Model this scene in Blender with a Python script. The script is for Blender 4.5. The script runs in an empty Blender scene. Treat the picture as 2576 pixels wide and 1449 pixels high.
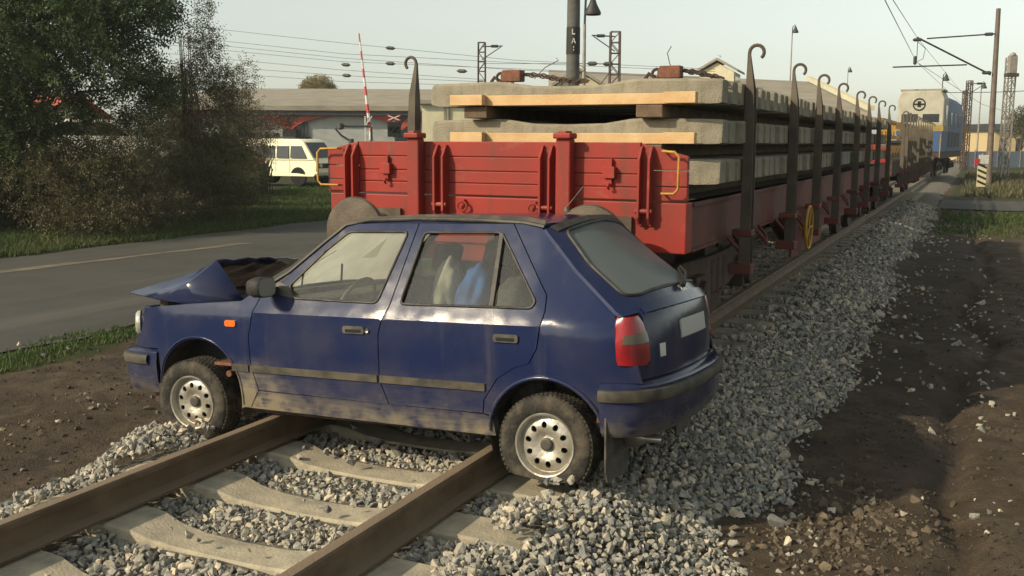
import bpy, bmesh, math, random
import numpy as np
from mathutils import Vector, Matrix, geometry
R = math.radians
random.seed(7); rng = np.random.default_rng(7)
sc = bpy.context.scene
C = sc.collection

# ------------------------------------------------------------------ camera
YAW, PIT, ROL, FPX = 0.43275, 0.145559, 0.005185, 2512.3
fw = Vector((-math.sin(YAW)*math.cos(PIT), math.cos(YAW)*math.cos(PIT), -math.sin(PIT)))
r0 = Vector((math.cos(YAW), math.sin(YAW), 0)); u0 = r0.cross(fw)
cr = math.cos(ROL)*r0 + math.sin(ROL)*u0; cu = cr.cross(fw)
CAM = Vector((3.1503, 0, 1.7135))
cd = bpy.data.cameras.new('camera'); cam = bpy.data.objects.new('camera', cd); C.objects.link(cam)
cd.sensor_width = 36; cd.lens = FPX/2576*36; cd.clip_start = .05; cd.clip_end = 3000
M = Matrix((cr, cu, -fw)).transposed().to_4x4(); M.translation = CAM
cam.matrix_world = M
sc.camera = cam
def at(px, py, d):
    "world point seen at pixel (2576 wide) and depth d metres"
    return CAM + fw*d + cr*((px-1288)/FPX*d) - cu*((py-724.5)/FPX*d)
def on(px, py, z):
    v = fw*FPX + cr*(px-1288) - cu*(py-724.5)
    return CAM + v*((z-CAM.z)/v.z)

# ------------------------------------------------------------------ light
SUN_EL, SUN_DIR = R(31), Vector((-.60, -.80, 0))        # towards the sun, horizontally
w = bpy.data.worlds.new('World'); sc.world = w; w.use_nodes = True
nt = w.node_tree; bg = nt.nodes['Background']
sky = nt.nodes.new('ShaderNodeTexSky'); sky.sky_type = 'NISHITA'; sky.sun_disc = False
sky.sun_elevation = SUN_EL; sky.sun_rotation = math.atan2(SUN_DIR.x, SUN_DIR.y)
sky.air_density = 1.0; sky.dust_density = 1.6; sky.ozone_density = 1.0; sky.altitude = 200
hs = nt.nodes.new('ShaderNodeHueSaturation'); hs.inputs['Saturation'].default_value = .30
mx = nt.nodes.new('ShaderNodeMix'); mx.data_type = 'RGBA'; mx.blend_type = 'MULTIPLY'; mx.inputs[0].default_value = 1
mx.inputs[7].default_value = (.955, .97, .86, 1)
nt.links.new(sky.outputs[0], hs.inputs['Color']); nt.links.new(hs.outputs[0], mx.inputs[6])
nt.links.new(mx.outputs[2], bg.inputs[0]); bg.inputs[1].default_value = .15
sl = bpy.data.lights.new('sun', 'SUN'); sl.energy = 4.0; sl.angle = R(.7); sl.color = (1, .84, .60)
so = bpy.data.objects.new('sun', sl); C.objects.link(so)
sd = Vector((SUN_DIR.x*math.cos(SUN_EL), SUN_DIR.y*math.cos(SUN_EL), math.sin(SUN_EL)))
so.rotation_euler = sd.to_track_quat('Z', 'Y').to_euler(); so.location = (-20, -40, 40)
sc.view_settings.view_transform = 'Standard'; sc.view_settings.look = 'None'
sc.view_settings.exposure = 0.24; sc.view_settings.gamma = 1

# ------------------------------------------------------------------ materials
def mat(name, col, rough=.7, metal=0, col2=None, scale=6, bump=0, bscale=40, spec=.5, coat=0, island=0, detail=4, lo=.35, hi=.65, trans=0):
    m = bpy.data.materials.new(name); m.use_nodes = True; n = m.node_tree; L = n.links
    b = n.nodes['Principled BSDF']
    b.inputs['Base Color'].default_value = (*col, 1); b.inputs['Roughness'].default_value = rough
    b.inputs['Metallic'].default_value = metal; b.inputs['Specular IOR Level'].default_value = spec
    b.inputs['Coat Weight'].default_value = coat; b.inputs['Coat Roughness'].default_value = .12
    tc = n.nodes.new('ShaderNodeTexCoord')
    last = None
    if col2 is not None:
        no = n.nodes.new('ShaderNodeTexNoise'); no.inputs['Scale'].default_value = scale; no.inputs['Detail'].default_value = detail
        L.new(tc.outputs['Object'], no.inputs['Vector'])
        cr_ = n.nodes.new('ShaderNodeValToRGB'); cr_.color_ramp.elements[0].position = lo; cr_.color_ramp.elements[1].position = hi
        cr_.color_ramp.elements[0].color = (*col, 1); cr_.color_ramp.elements[1].color = (*col2, 1)
        L.new(no.outputs[0], cr_.inputs[0]); last = cr_.outputs[0]
    if island:
        g = n.nodes.new('ShaderNodeNewGeometry'); h = n.nodes.new('ShaderNodeHueSaturation')
        mr = n.nodes.new('ShaderNodeMapRange'); mr.inputs[3].default_value = 1-island; mr.inputs[4].default_value = 1+island
        L.new(g.outputs['Random Per Island'], mr.inputs[0]); L.new(mr.outputs[0], h.inputs['Value'])
        if last: L.new(last, h.inputs['Color'])
        else: h.inputs['Color'].default_value = (*col, 1)
        last = h.outputs[0]
    if last: L.new(last, b.inputs['Base Color'])
    if bump:
        nb = n.nodes.new('ShaderNodeTexNoise'); nb.inputs['Scale'].default_value = bscale; nb.inputs['Detail'].default_value = 5
        L.new(tc.outputs['Object'], nb.inputs['Vector'])
        bp = n.nodes.new('ShaderNodeBump'); bp.inputs['Strength'].default_value = bump; bp.inputs['Distance'].default_value = .02
        L.new(nb.outputs[0], bp.inputs['Height']); L.new(bp.outputs[0], b.inputs['Normal'])
    if trans:
        tr = n.nodes.new('ShaderNodeBsdfTranslucent'); ms = n.nodes.new('ShaderNodeMixShader'); ms.inputs[0].default_value = trans
        if last: L.new(last, tr.inputs[0])
        else: tr.inputs[0].default_value = (*col, 1)
        out = n.nodes['Material Output']
        L.new(b.outputs[0], ms.inputs[1]); L.new(tr.outputs[0], ms.inputs[2]); L.new(ms.outputs[0], out.inputs[0])
    return m

MT = {}
MT['red'] = mat('red_paint', (.38, .034, .022), .55, 0, (.27, .038, .027), 2.2, .06, 30, spec=.3, detail=10)
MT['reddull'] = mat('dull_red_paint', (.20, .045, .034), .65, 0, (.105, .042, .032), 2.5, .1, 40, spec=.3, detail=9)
MT['rust'] = mat('dark_rust_iron', (.045, .03, .022), .8, 0, (.10, .055, .035), 9, .4, 60)
MT['brownsteel'] = mat('brown_steel', (.075, .058, .040), .7, .1, (.12, .095, .065), 5, .1, 30)
MT['rail'] = mat('rusty_rail', (.115, .075, .045), .62, .2, (.19, .13, .08), 5, .3, 70)
MT['conc'] = mat('sleeper_concrete', (.50, .44, .32), .9, 0, (.36, .32, .24), 9, .3, 60)
MT['conc2'] = mat('stacked_sleeper_concrete', (.36, .32, .235), .9, 0, (.26, .235, .175), 7, .5, 90, island=.12)
MT['newwood'] = mat('fresh_timber', (.74, .52, .27), .7, 0, (.62, .38, .17), 5, .2, 60)
MT['oldwood'] = mat('weathered_timber', (.20, .135, .08), .85, 0, (.12, .08, .05), 8, .4, 60)
MT['rustblock'] = mat('rusty_block', (.24, .09, .045), .8, 0, (.15, .06, .035), 20, .4, 60)
MT['deck'] = mat('wagon_deck', (.19, .17, .14), .85, 0, (.12, .10, .08), 4, .4, 60)
MT['yellow'] = mat('yellow_paint', (.58, .32, .03), .55, 0, (.42, .22, .03), 12, .1)
MT['black'] = mat('black_rubber', (.014, .014, .014), .7, 0, (.022, .02, .018), 15, .2)
MT['dark'] = mat('dark_void', (.008, .008, .009), .9)
MT['white'] = mat('white_paint', (.75, .73, .68), .5, 0, (.6, .58, .52), 8)
MT['redsign'] = mat('red_white_sign_paint', (.55, .03, .03), .5)
MT['cream'] = mat('cream_plaster', (.72, .66, .46), .85, 0, (.62, .56, .38), 2, .2, 30)
MT['greywall'] = mat('pale_grey_wall', (.42, .44, .42), .8, 0, (.36, .38, .37), 1.5)
MT['roofgrey'] = mat('weathered_roof', (.36, .32, .25), .9, 0, (.28, .245, .19), .7, .2, 8, detail=8)
MT['darkfascia'] = mat('dark_fascia', (.035, .04, .05), .7)
MT['redsteel'] = mat('red_arch_steel', (.40, .05, .03), .6)
MT['redroof'] = mat('red_roof_tiles', (.42, .09, .04), .8, 0, (.32, .06, .03), 3)
MT['glassdark'] = mat('dark_window_glass', (.02, .025, .03), .08)
MT['steelpale'] = mat('pale_galvanised_steel', (.42, .38, .33), .5, .3, (.30, .26, .22), 5)
MT['polegrey'] = mat('grey_concrete_pole', (.13, .13, .115), .85, 0, (.09, .09, .08), 6, .2, 40)
MT['wire'] = mat('dark_wire', (.03, .03, .03), .6)
MT['blue'] = mat('locomotive_blue', (.022, .085, .24), .6, 0, (.03, .075, .17), 2)
MT['locoyellow'] = mat('locomotive_yellow', (.40, .27, .05), .6, 0, (.24, .16, .05), 3)
MT['lococream'] = mat('locomotive_cream', (.50, .48, .38), .6, 0, (.40, .37, .29), 2)
MT['road'] = mat('worn_asphalt', (.050, .049, .042), .9, 0, (.068, .065, .056), .9, .4, 120, detail=8)
MT['dust'] = mat('dusty_road_stripe', (.20, .165, .11), .9, 0, (.11, .098, .075), 3, .2, 80)
MT['trunk'] = mat('bark', (.05, .038, .026), .9, 0, (.08, .06, .045), 12, .6, 30)
MT['leafdark'] = mat('dark_green_leaves', (.080, .125, .035), .6, 0, (.045, .080, .024), .8, island=.5, trans=.35)
MT['leafbrown'] = mat('olive_brown_leaves', (.15, .155, .058), .7, 0, (.11, .085, .046), .9, island=.5, trans=.3)
MT['leafred'] = mat('reddish_autumn_leaves', (.17, .045, .025), .7, 0, (.08, .05, .025), 1.2, island=.4, trans=.2)
MT['leafpale'] = mat('pale_olive_leaves', (.15, .14, .06), .7, 0, (.09, .085, .04), 1.2, island=.4, trans=.25)
MT['leafyellow'] = mat('yellow_autumn_leaves', (.34, .25, .07), .7, 0, (.22, .19, .07), 1, island=.3, trans=.25)
MT['weed'] = mat('dry_brown_weeds', (.14, .115, .058), .8, 0, (.10, .12, .045), .6, island=.5, trans=.3)
MT['grass'] = mat('grass_blades', (.07, .125, .025), .7, 0, (.10, .12, .032), .5, island=.4, trans=.3)
MT['vanpaint'] = mat('cream_van_paint', (.86, .81, .54), .4, 0, None, coat=.3)
MT['chrome'] = mat('dull_metal', (.5, .48, .42), .35, .8)

# ballast stones: each stone its own grey or tan
def stonemat():
    m = bpy.data.materials.new('crushed_granite'); m.use_nodes = True; n = m.node_tree; L = n.links; b = n.nodes['Principled BSDF']
    g = n.nodes.new('ShaderNodeNewGeometry'); cr_ = n.nodes.new('ShaderNodeValToRGB'); e = cr_.color_ramp.elements
    e[0].color = (.17, .17, .155, 1); e[1].color = (.66, .57, .43, 1)
    for p_, c_ in ((.25, (.29, .29, .265, 1)), (.5, (.43, .395, .315, 1)), (.62, (.28, .275, .25, 1)), (.8, (.52, .46, .355, 1))):
        k = e.new(p_); k.color = c_
    L.new(g.outputs['Random Per Island'], cr_.inputs[0])
    tc = n.nodes.new('ShaderNodeTexCoord'); no = n.nodes.new('ShaderNodeTexNoise'); no.inputs['Scale'].default_value = 45; no.inputs['Detail'].default_value = 6
    L.new(tc.outputs['Object'], no.inputs['Vector'])
    mx_ = n.nodes.new('ShaderNodeMix'); mx_.data_type = 'RGBA'; mx_.blend_type = 'OVERLAY'; mx_.inputs[0].default_value = .6
    L.new(cr_.outputs[0], mx_.inputs[6]); L.new(no.outputs[0], mx_.inputs[7]); L.new(mx_.outputs[2], b.inputs['Base Color'])
    b.inputs['Roughness'].default_value = .85
    bp = n.nodes.new('ShaderNodeBump'); bp.inputs['Strength'].default_value = .5; bp.inputs['Distance'].default_value = .01
    L.new(no.outputs[0], bp.inputs['Height']); L.new(bp.outputs[0], b.inputs['Normal'])
    return m
MT['stone'] = stonemat()
def weather(m, colr, vec, lo, hi, amt, det=8):
    "a second layer of staining mixed over a material's colour, stretched along vec"
    n = m.node_tree; L = n.links; b = n.nodes['Principled BSDF']; tc = n.nodes.new('ShaderNodeTexCoord'); mp = n.nodes.new('ShaderNodeMapping'); mp.inputs['Scale'].default_value = vec
    no = n.nodes.new('ShaderNodeTexNoise'); no.inputs['Scale'].default_value = 1; no.inputs['Detail'].default_value = det; no.inputs['Roughness'].default_value = .62
    L.new(tc.outputs['Object'], mp.inputs[0]); L.new(mp.outputs[0], no.inputs['Vector'])
    mr = n.nodes.new('ShaderNodeMapRange'); mr.inputs[1].default_value = lo; mr.inputs[2].default_value = hi; mr.inputs[3].default_value = 0; mr.inputs[4].default_value = amt; L.new(no.outputs[0], mr.inputs[0])
    mx_ = n.nodes.new('ShaderNodeMix'); mx_.data_type = 'RGBA'; L.new(mr.outputs[0], mx_.inputs[0]); mx_.inputs[7].default_value = (*colr, 1)
    src = b.inputs['Base Color'].links
    if src: L.new(src[0].from_socket, mx_.inputs[6])
    else: mx_.inputs[6].default_value = b.inputs['Base Color'].default_value
    L.new(mx_.outputs[2], b.inputs['Base Color'])
for k_ in ('red', 'reddull'):
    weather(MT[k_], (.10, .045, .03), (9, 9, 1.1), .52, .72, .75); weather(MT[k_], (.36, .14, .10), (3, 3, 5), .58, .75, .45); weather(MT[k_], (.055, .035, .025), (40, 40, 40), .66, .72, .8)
weather(MT['conc2'], (.11, .10, .08), (16, 16, 1.5), .52, .72, .6); weather(MT['conc2'], (.34, .32, .26), (5, 5, 5), .56, .72, .6)
weather(MT['conc'], (.17, .15, .12), (5, 5, 5), .55, .72, .6)
weather(MT['road'], (.095, .088, .072), (1.1, .035, 1), .5, .68, .55); weather(MT['road'], (.022, .022, .02), (.5, .3, 1), .60, .64, .5); weather(MT['road'], (.15, .13, .10), (60, 60, 60), .62, .7, .4)
weather(MT['roofgrey'], (.13, .12, .10), (.25, 2, 2), .5, .7, .6); weather(MT['cream'], (.36, .33, .24), (2.5, 2.5, .3), .55, .75, .5)
weather(MT['newwood'], (.45, .27, .12), (1.2, 30, 30), .5, .75, .5); weather(MT['vanpaint'], (.5, .45, .3), (2, 2, 3), .5, .8, .3)
n_ = MT['rail'].node_tree; b_ = n_.nodes['Principled BSDF']; g_ = n_.nodes.new('ShaderNodeNewGeometry'); s_ = n_.nodes.new('ShaderNodeSeparateXYZ'); r_ = n_.nodes.new('ShaderNodeMapRange')
n_.links.new(g_.outputs['Normal'], s_.inputs[0]); n_.links.new(s_.outputs[2], r_.inputs[0]); r_.inputs[1].default_value = .8; r_.inputs[2].default_value = .97; r_.inputs[4].default_value = .75
x_ = n_.nodes.new('ShaderNodeMix'); x_.data_type = 'RGBA'; n_.links.new(r_.outputs[0], x_.inputs[0]); n_.links.new(b_.inputs['Base Color'].links[0].from_socket, x_.inputs[6]); x_.inputs[7].default_value = (.24, .18, .12, 1); n_.links.new(x_.outputs[2], b_.inputs['Base Color'])
weather(MT['lococream'], (.25, .22, .17), (2, 2, .4), .5, .7, .7)

def groundmat():
    m = bpy.data.materials.new('soil_and_turf'); m.use_nodes = True; n = m.node_tree; L = n.links; b = n.nodes['Principled BSDF']
    tc = n.nodes.new('ShaderNodeTexCoord')
    def noise(s, d=6):
        q = n.nodes.new('ShaderNodeTexNoise'); q.inputs['Scale'].default_value = s; q.inputs['Detail'].default_value = d; q.inputs['Roughness'].default_value = .65
        L.new(tc.outputs['Object'], q.inputs['Vector']); return q.outputs[0]
    def ramp(src, stops):
        q = n.nodes.new('ShaderNodeValToRGB'); e = q.color_ramp.elements
        e[0].position = stops[0][0]; e[0].color = (*stops[0][1], 1); e[1].position = stops[-1][0]; e[1].color = (*stops[-1][1], 1)
        for p_, c_ in stops[1:-1]:
            k = e.new(p_); k.color = (*c_, 1)
        L.new(src, q.inputs[0]); return q.outputs[0]
    def mixc(f, a, c):
        q = n.nodes.new('ShaderNodeMix'); q.data_type = 'RGBA'; L.new(f, q.inputs[0]); L.new(a, q.inputs[6]); L.new(c, q.inputs[7]); return q.outputs[2]
    soil = ramp(noise(3.2, 10), [(.32, (.062, .045, .031)), (.5, (.105, .079, .054)), (.62, (.145, .110, .076)), (.75, (.16, .127, .09))])
    turf = ramp(noise(2.2, 8), [(.3, (.030, .045, .014)), (.5, (.055, .065, .022)), (.7, (.10, .085, .035))])
    va = n.nodes.new('ShaderNodeVertexColor'); va.layer_name = 'zone'
    sp = n.nodes.new('ShaderNodeSeparateColor'); L.new(va.outputs[0], sp.inputs[0])
    def soft(ch, amt=.9):
        a = n.nodes.new('ShaderNodeMath'); a.operation = 'MULTIPLY_ADD'; L.new(noise(6, 6), a.inputs[0]); a.inputs[1].default_value = amt
        L.new(sp.outputs[ch], a.inputs[2])
        q = n.nodes.new('ShaderNodeMapRange'); q.inputs[1].default_value = .5+amt*.42; q.inputs[2].default_value = .5+amt*.58
        L.new(a.outputs[0], q.inputs[0]); return q.outputs[0]
    c1 = mixc(soft(0), soil, turf)
    grav = ramp(noise(30, 8), [(.35, (.10, .09, .075)), (.5, (.22, .20, .165)), (.65, (.36, .33, .27))])
    c2 = mixc(soft(1, .6), c1, grav)
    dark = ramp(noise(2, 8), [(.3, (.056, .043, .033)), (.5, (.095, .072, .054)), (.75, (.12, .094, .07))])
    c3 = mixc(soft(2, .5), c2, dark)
    L.new(c3, b.inputs['Base Color']); b.inputs['Roughness'].default_value = .95
    b.inputs['Specular IOR Level'].default_value = .2
    bp = n.nodes.new('ShaderNodeBump'); bp.inputs['Strength'].default_value = .8; bp.inputs['Distance'].default_value = .05
    ad = n.nodes.new('ShaderNodeMath'); ad.operation = 'ADD'; L.new(noise(14, 12), ad.inputs[0]); L.new(noise(75, 12), ad.inputs[1]); L.new(ad.outputs[0], bp.inputs['Height']); L.new(bp.outputs[0], b.inputs['Normal'])
    return m
MT['ground'] = groundmat()

# ------------------------------------------------------------------ helpers
def tag(o, label=None, cat=None, group=None, kind=None):
    if label: o['label'] = label
    if cat: o['category'] = cat
    if group: o['group'] = group
    if kind: o['kind'] = kind
    return o
def empty(name, loc=(0, 0, 0), rz=0, label=None, cat=None, group=None, parent=None):
    o = bpy.data.objects.new(name, None); C.objects.link(o); o.location = loc; o.rotation_euler = (0, 0, rz); o.empty_display_size = .2
    if parent: o.parent = parent
    return tag(o, label, cat, group)
def kids(o): return [c for c in list(C.objects) if c.parent == o]
def copy_tree(o, parent=None):
    c = o.copy(); C.objects.link(c); c.parent = parent
    for k in o.children: copy_tree(k, c)
    return c
def finish(me, mats, smooth=None):
    for m in (mats if isinstance(mats, (list, tuple)) else [mats]): me.materials.append(MT[m] if isinstance(m, str) else m)
    if smooth is not None:
        me.polygons.foreach_set('use_smooth', [True]*len(me.polygons)); me.set_sharp_from_angle(angle=R(smooth))
    me.update()
def npmesh(name, V, F, m, parent=None, smooth=None):
    "V (n,3) array, F (k,4 or 3) array"
    V = np.asarray(V, np.float32); F = np.asarray(F, np.int32); k = F.shape[1]
    me = bpy.data.meshes.new(name); me.vertices.add(len(V)); me.vertices.foreach_set('co', V.ravel())
    me.loops.add(F.size); me.loops.foreach_set('vertex_index', F.ravel()); me.polygons.add(len(F))
    me.polygons.foreach_set('loop_start', np.arange(0, F.size, k)); me.polygons.foreach_set('loop_total', np.full(len(F), k))
    me.update(calc_edges=True); finish(me, m, smooth)
    if smooth is None: me.shade_flat()
    o = bpy.data.objects.new(name, me); C.objects.link(o); o.parent = parent
    return o
class MB:
    def __init__(s): s.v = []; s.f = []; s.mi = []; s.cur = 0
    def add(s, vs, fs):
        n = len(s.v); s.v += [tuple(v) for v in vs]; s.f += [tuple(i+n for i in f) for f in fs]; s.mi += [s.cur]*len(fs); return s
    def box(s, x0, x1, y0, y1, z0, z1, M=None):
        vs = [(x, y, z) for x in (x0, x1) for y in (y0, y1) for z in (z0, z1)]
        if M is not None: vs = [M @ Vector(v) for v in vs]
        return s.add(vs, [(0, 1, 3, 2), (4, 6, 7, 5), (0, 4, 5, 1), (2, 3, 7, 6), (0, 2, 6, 4), (1, 5, 7, 3)])
    def prism(s, pts, axis, a0, a1):
        "2-D polygon extruded along axis 'x','y','z' from a0 to a1; pts give the two other coordinates in order"
        n = len(pts)
        def P(p, a): return {'x': (a, p[0], p[1]), 'y': (p[0], a, p[1]), 'z': (p[0], p[1], a)}[axis]
        return s.add([P(p, a0) for p in pts]+[P(p, a1) for p in pts],
                     [tuple(range(n)), tuple(range(2*n-1, n-1, -1))]+[(i, i+n, (i+1) % n+n, (i+1) % n) for i in range(n)])
    def tube(s, pts, r, n=8, cap=True):
        pts = [Vector(p) for p in pts]; rs = r if isinstance(r, (list, tuple)) else [r]*len(pts)
        up = None; vs = []
        for i, p in enumerate(pts):
            d = (pts[min(i+1, len(pts)-1)]-pts[max(i-1, 0)]).normalized()
            if up is None: up = d.orthogonal().normalized()
            up = (up-d*up.dot(d)).normalized(); b = d.cross(up)
            for k in range(n):
                a = 2*math.pi*k/n; vs.append(p+(up*math.cos(a)+b*math.sin(a))*rs[i])
        fs = [(i*n+k, i*n+(k+1) % n, (i+1)*n+(k+1) % n, (i+1)*n+k) for i in range(len(pts)-1) for k in range(n)]
        if cap: fs += [tuple(range(n-1, -1, -1)), tuple(range((len(pts)-1)*n, len(pts)*n))]
        return s.add(vs, fs)
    def bar(s, a, b, w, h=None):
        a, b = Vector(a), Vector(b); h = h or w; d = (b-a).normalized()
        u = d.cross(Vector((0, 0, 1))); u = u.normalized() if u.length > 1e-3 else Vector((1, 0, 0)); v = u.cross(d)
        vs = [p+u*w/2*i+v*h/2*j for p in (a, b) for i, j in ((-1, -1), (1, -1), (1, 1), (-1, 1))]
        return s.add(vs, [(3, 2, 1, 0), (4, 5, 6, 7)]+[(i, (i+1) % 4, (i+1) % 4+4, i+4) for i in range(4)])
    def lathe(s, prof, axis='y', n=32, c=(0, 0, 0), closed=False):
        vs = []
        for a_, r_ in prof:
            for k in range(n):
                t = 2*math.pi*k/n; q = (r_*math.cos(t), r_*math.sin(t))
                vs.append({'y': (c[0]+q[0], c[1]+a_, c[2]+q[1]), 'x': (c[0]+a_, c[1]+q[0], c[2]+q[1]), 'z': (c[0]+q[0], c[1]+q[1], c[2]+a_)}[axis])
        m_ = len(prof); fs = [(i*n+k, i*n+(k+1) % n, ((i+1) % m_)*n+(k+1) % n, ((i+1) % m_)*n+k) for i in range(m_ if closed else m_-1) for k in range(n)]
        return s.add(vs, fs)
    def build(s, name, m, parent=None, bevel=0, smooth=None, recalc=True):
        me = bpy.data.meshes.new(name); me.from_pydata(s.v, [], s.f)
        if recalc:
            bm = bmesh.new(); bm.from_mesh(me); bmesh.ops.recalc_face_normals(bm, faces=bm.faces); bm.to_mesh(me); bm.free()
        if max(s.mi, default=0): me.polygons.foreach_set('material_index', s.mi)
        finish(me, m, smooth)
        o = bpy.data.objects.new(name, me); C.objects.link(o); o.parent = parent
        if bevel:
            b = o.modifiers.new('bevel', 'BEVEL'); b.width = bevel; b.segments = 2; b.limit_method = 'ANGLE'; b.angle_limit = R(40)
        return o
def hash2(x, y): return (math.sin(x*12.9898+y*78.233)*43758.5453) % 1
def vnoise(x, y):
    xi = np.floor(x); yi = np.floor(y); fx = x-xi; fy = y-yi; fx = fx*fx*(3-2*fx); fy = fy*fy*(3-2*fy)
    h = lambda a, b: (np.sin(a*12.9898+b*78.233)*43758.5453) % 1
    return (h(xi, yi)*(1-fx)+h(xi+1, yi)*fx)*(1-fy)+(h(xi, yi+1)*(1-fx)+h(xi+1, yi+1)*fx)*fy
def fbm(x, y, o=4):
    t = 0; a = .5
    for i in range(o): t = t+a*(vnoise(x, y)-.5); x = x*2.03+17; y = y*2.03+5; a *= .5
    return t
def sstep(a, b, x): t = np.clip((x-a)/(b-a), 0, 1); return t*t*(3-2*t)

# ================================================================== GROUND
SP, SY0 = .644, 2.316            # sleeper spacing and first centre
def gh(x, y):
    x = np.asarray(x, float); y = np.asarray(y, float)
    n = fbm(x*.9, y*.9, 5)*.13+fbm(x*4, y*4, 3)*.045+fbm(x*11, y*11, 3)*.035
    base = -.47+n*(.35+.65*sstep(2.0, 2.8, np.abs(x)))
    base = base+.10*np.exp(-((x+3.3)/.5)**2)*(.6+fbm(x*2, y*2))          # spoil along the left
    base = base-.11*np.exp(-((x-3.25-.35*fbm(x*0, y*.5)*2)/.11)**2)*sstep(2, 5, y)   # rut on the right
    base = base+.06*sstep(3.5, 5.5, x)
    base = base+sstep(-4.9, -5.7, x)*(-.47-base)                         # road level
    base = base+sstep(-13.1, -15.5, x)*(.10+fbm(x*.3, y*.3, 3)*.2)
    base = base+sstep(-18, -34, x)*.12
    base = base*(1-sstep(33, 37, y)*sstep(-3, -1.5, x))+(-.40)*sstep(33, 37, y)*sstep(-3, -1.5, x)
    r = sstep(2.2, 1.45, x)*sstep(-2.0, -1.42, x)
    return base*(1-r)+(-.262+fbm(x*3, y*3, 2)*.02)*r
def axis(segs):
    a = []
    for s, e, st in segs: a += list(np.arange(s, e, st))
    return np.array(a+[segs[-1][1]])
def outer(v, lim, s=1.25, st=.5):
    o = []
    while v < lim: v += st; st *= s; o.append(v)
    return o
gx = np.array([-v for v in outer(9, 900)][::-1]+list(axis([(-9, -6, .15), (-6, 5.5, .055), (5.5, 9, .15)]))+outer(9, 900))
gy = np.array([-v for v in outer(1.5, 300)][::-1]+list(axis([(-1.5, 1.6, .2), (1.6, 13, .055), (13, 30, .16), (30, 60, .5)]))+outer(60, 1800))
X, Y = np.meshgrid(gx, gy, indexing='ij'); Z = gh(X, Y)
nx, ny = X.shape
V = np.stack([X, Y, Z], -1).reshape(-1, 3)
I = np.arange(nx*ny).reshape(nx, ny)
F = np.stack([I[:-1, :-1], I[1:, :-1], I[1:, 1:], I[:-1, 1:]], -1).reshape(-1, 4)
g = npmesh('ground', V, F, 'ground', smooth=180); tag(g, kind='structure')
xs, ys = V[:, 0], V[:, 1]
wob = fbm(xs*.7, ys*.7, 3)
grass = np.maximum(np.maximum(sstep(-12.9, -13.3, xs+wob*.5), sstep(-4.9, -5.3, xs+wob*1.2)*sstep(-6.3, -6.1, xs)), sstep(42, 44, ys)*sstep(1.9, 2.6, xs))
grass = np.maximum(grass, .75*sstep(24, 33, ys+wob*4)*sstep(1.9, 2.6, xs)); grass = np.maximum(grass, .8*sstep(6, 9, xs+wob*3))
grass = np.maximum(grass, sstep(60, 75, ys))
grav = sstep(2.12, 1.8, xs+wob*.5)*sstep(-2.3, -1.8, xs+wob*.5)
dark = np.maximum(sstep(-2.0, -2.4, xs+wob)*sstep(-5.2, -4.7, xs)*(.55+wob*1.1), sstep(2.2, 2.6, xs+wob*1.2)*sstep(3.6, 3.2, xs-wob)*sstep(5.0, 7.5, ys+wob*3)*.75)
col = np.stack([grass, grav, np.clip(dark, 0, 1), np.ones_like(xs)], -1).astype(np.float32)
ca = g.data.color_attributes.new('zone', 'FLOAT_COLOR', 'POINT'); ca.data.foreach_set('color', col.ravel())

def strip(name, pts, z, m, step=1.0):
    "flat sheet between two polylines of equal count"
    V = []; F = []
    for (a, b) in pts: V += [(*a, z), (*b, z)]
    for i in range(len(pts)-1): F.append((2*i, 2*i+1, 2*i+3, 2*i+2))
    return npmesh(name, V, F, m)
ry = np.concatenate([np.arange(-30, 60, .7), np.arange(60, 300, 12)])
def ledge(y, k): return .07*math.sin(y*1.3+k)+.05*math.sin(y*3.1+k*2)+.04*math.sin(y*7.7+k)
road = strip('road', [((-13.1+ledge(y, 1), y), (-5.85+ledge(y, 4)*1.3, y)) for y in ry], -.452, 'road'); tag(road, kind='structure')
# side road that joins the crossing on the far side of the train
st = strip('dust_stripe', [((-11.3+.1*(y-11)*.9-.17+ledge(y, 2)*.6, y), (-11.3+.1*(y-11)*.9+.08+ledge(y, 5)*.6, y)) for y in np.arange(0, 17, .35)], -.447, 'dust', ); tag(st, kind='structure')
px_ = strip('path', [((x, 35.6+ledge(x*2, 1)*2), (x, 41.5+ledge(x*2, 3)*2)) for x in np.arange(1.5, 40, .6)], -.385, 'road'); tag(px_, kind='structure')

# ================================================================== TRACK
def rail(name, x0, label):
    prof = [(-.072, -.168), (.072, -.168), (.072, -.155), (.014, -.138), (.0085, -.12), (.0085, -.048), (.034, -.036), (.036, -.012), (.028, -.002), (0, 0),
            (-.028, -.002), (-.036, -.012), (-.034, -.036), (-.0085, -.048), (-.0085, -.12), (-.014, -.138), (-.072, -.155)]
    b = MB(); yy = list(np.arange(-3, 20, 1.0))+list(np.arange(20, 140, 10))
    n = len(prof); vs = [(x0+px, y, pz) for y in yy for px, pz in prof]
    fs = [(i*n+k, i*n+(k+1) % n, (i+1)*n+(k+1) % n, (i+1)*n+k) for i in range(len(yy)-1) for k in range(n)]
    b.add(vs, fs+[tuple(range(n))]); o = b.build(name, 'rail', smooth=35)
    return tag(o, label, 'rail', 'rails of the track')
rail('rail', -.7535, 'rusty steel rail on the left, under the front wheel end of the blue car')
rail('rail', .7535, 'rusty steel rail on the right, running up to the rear wheel of the blue car')
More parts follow.
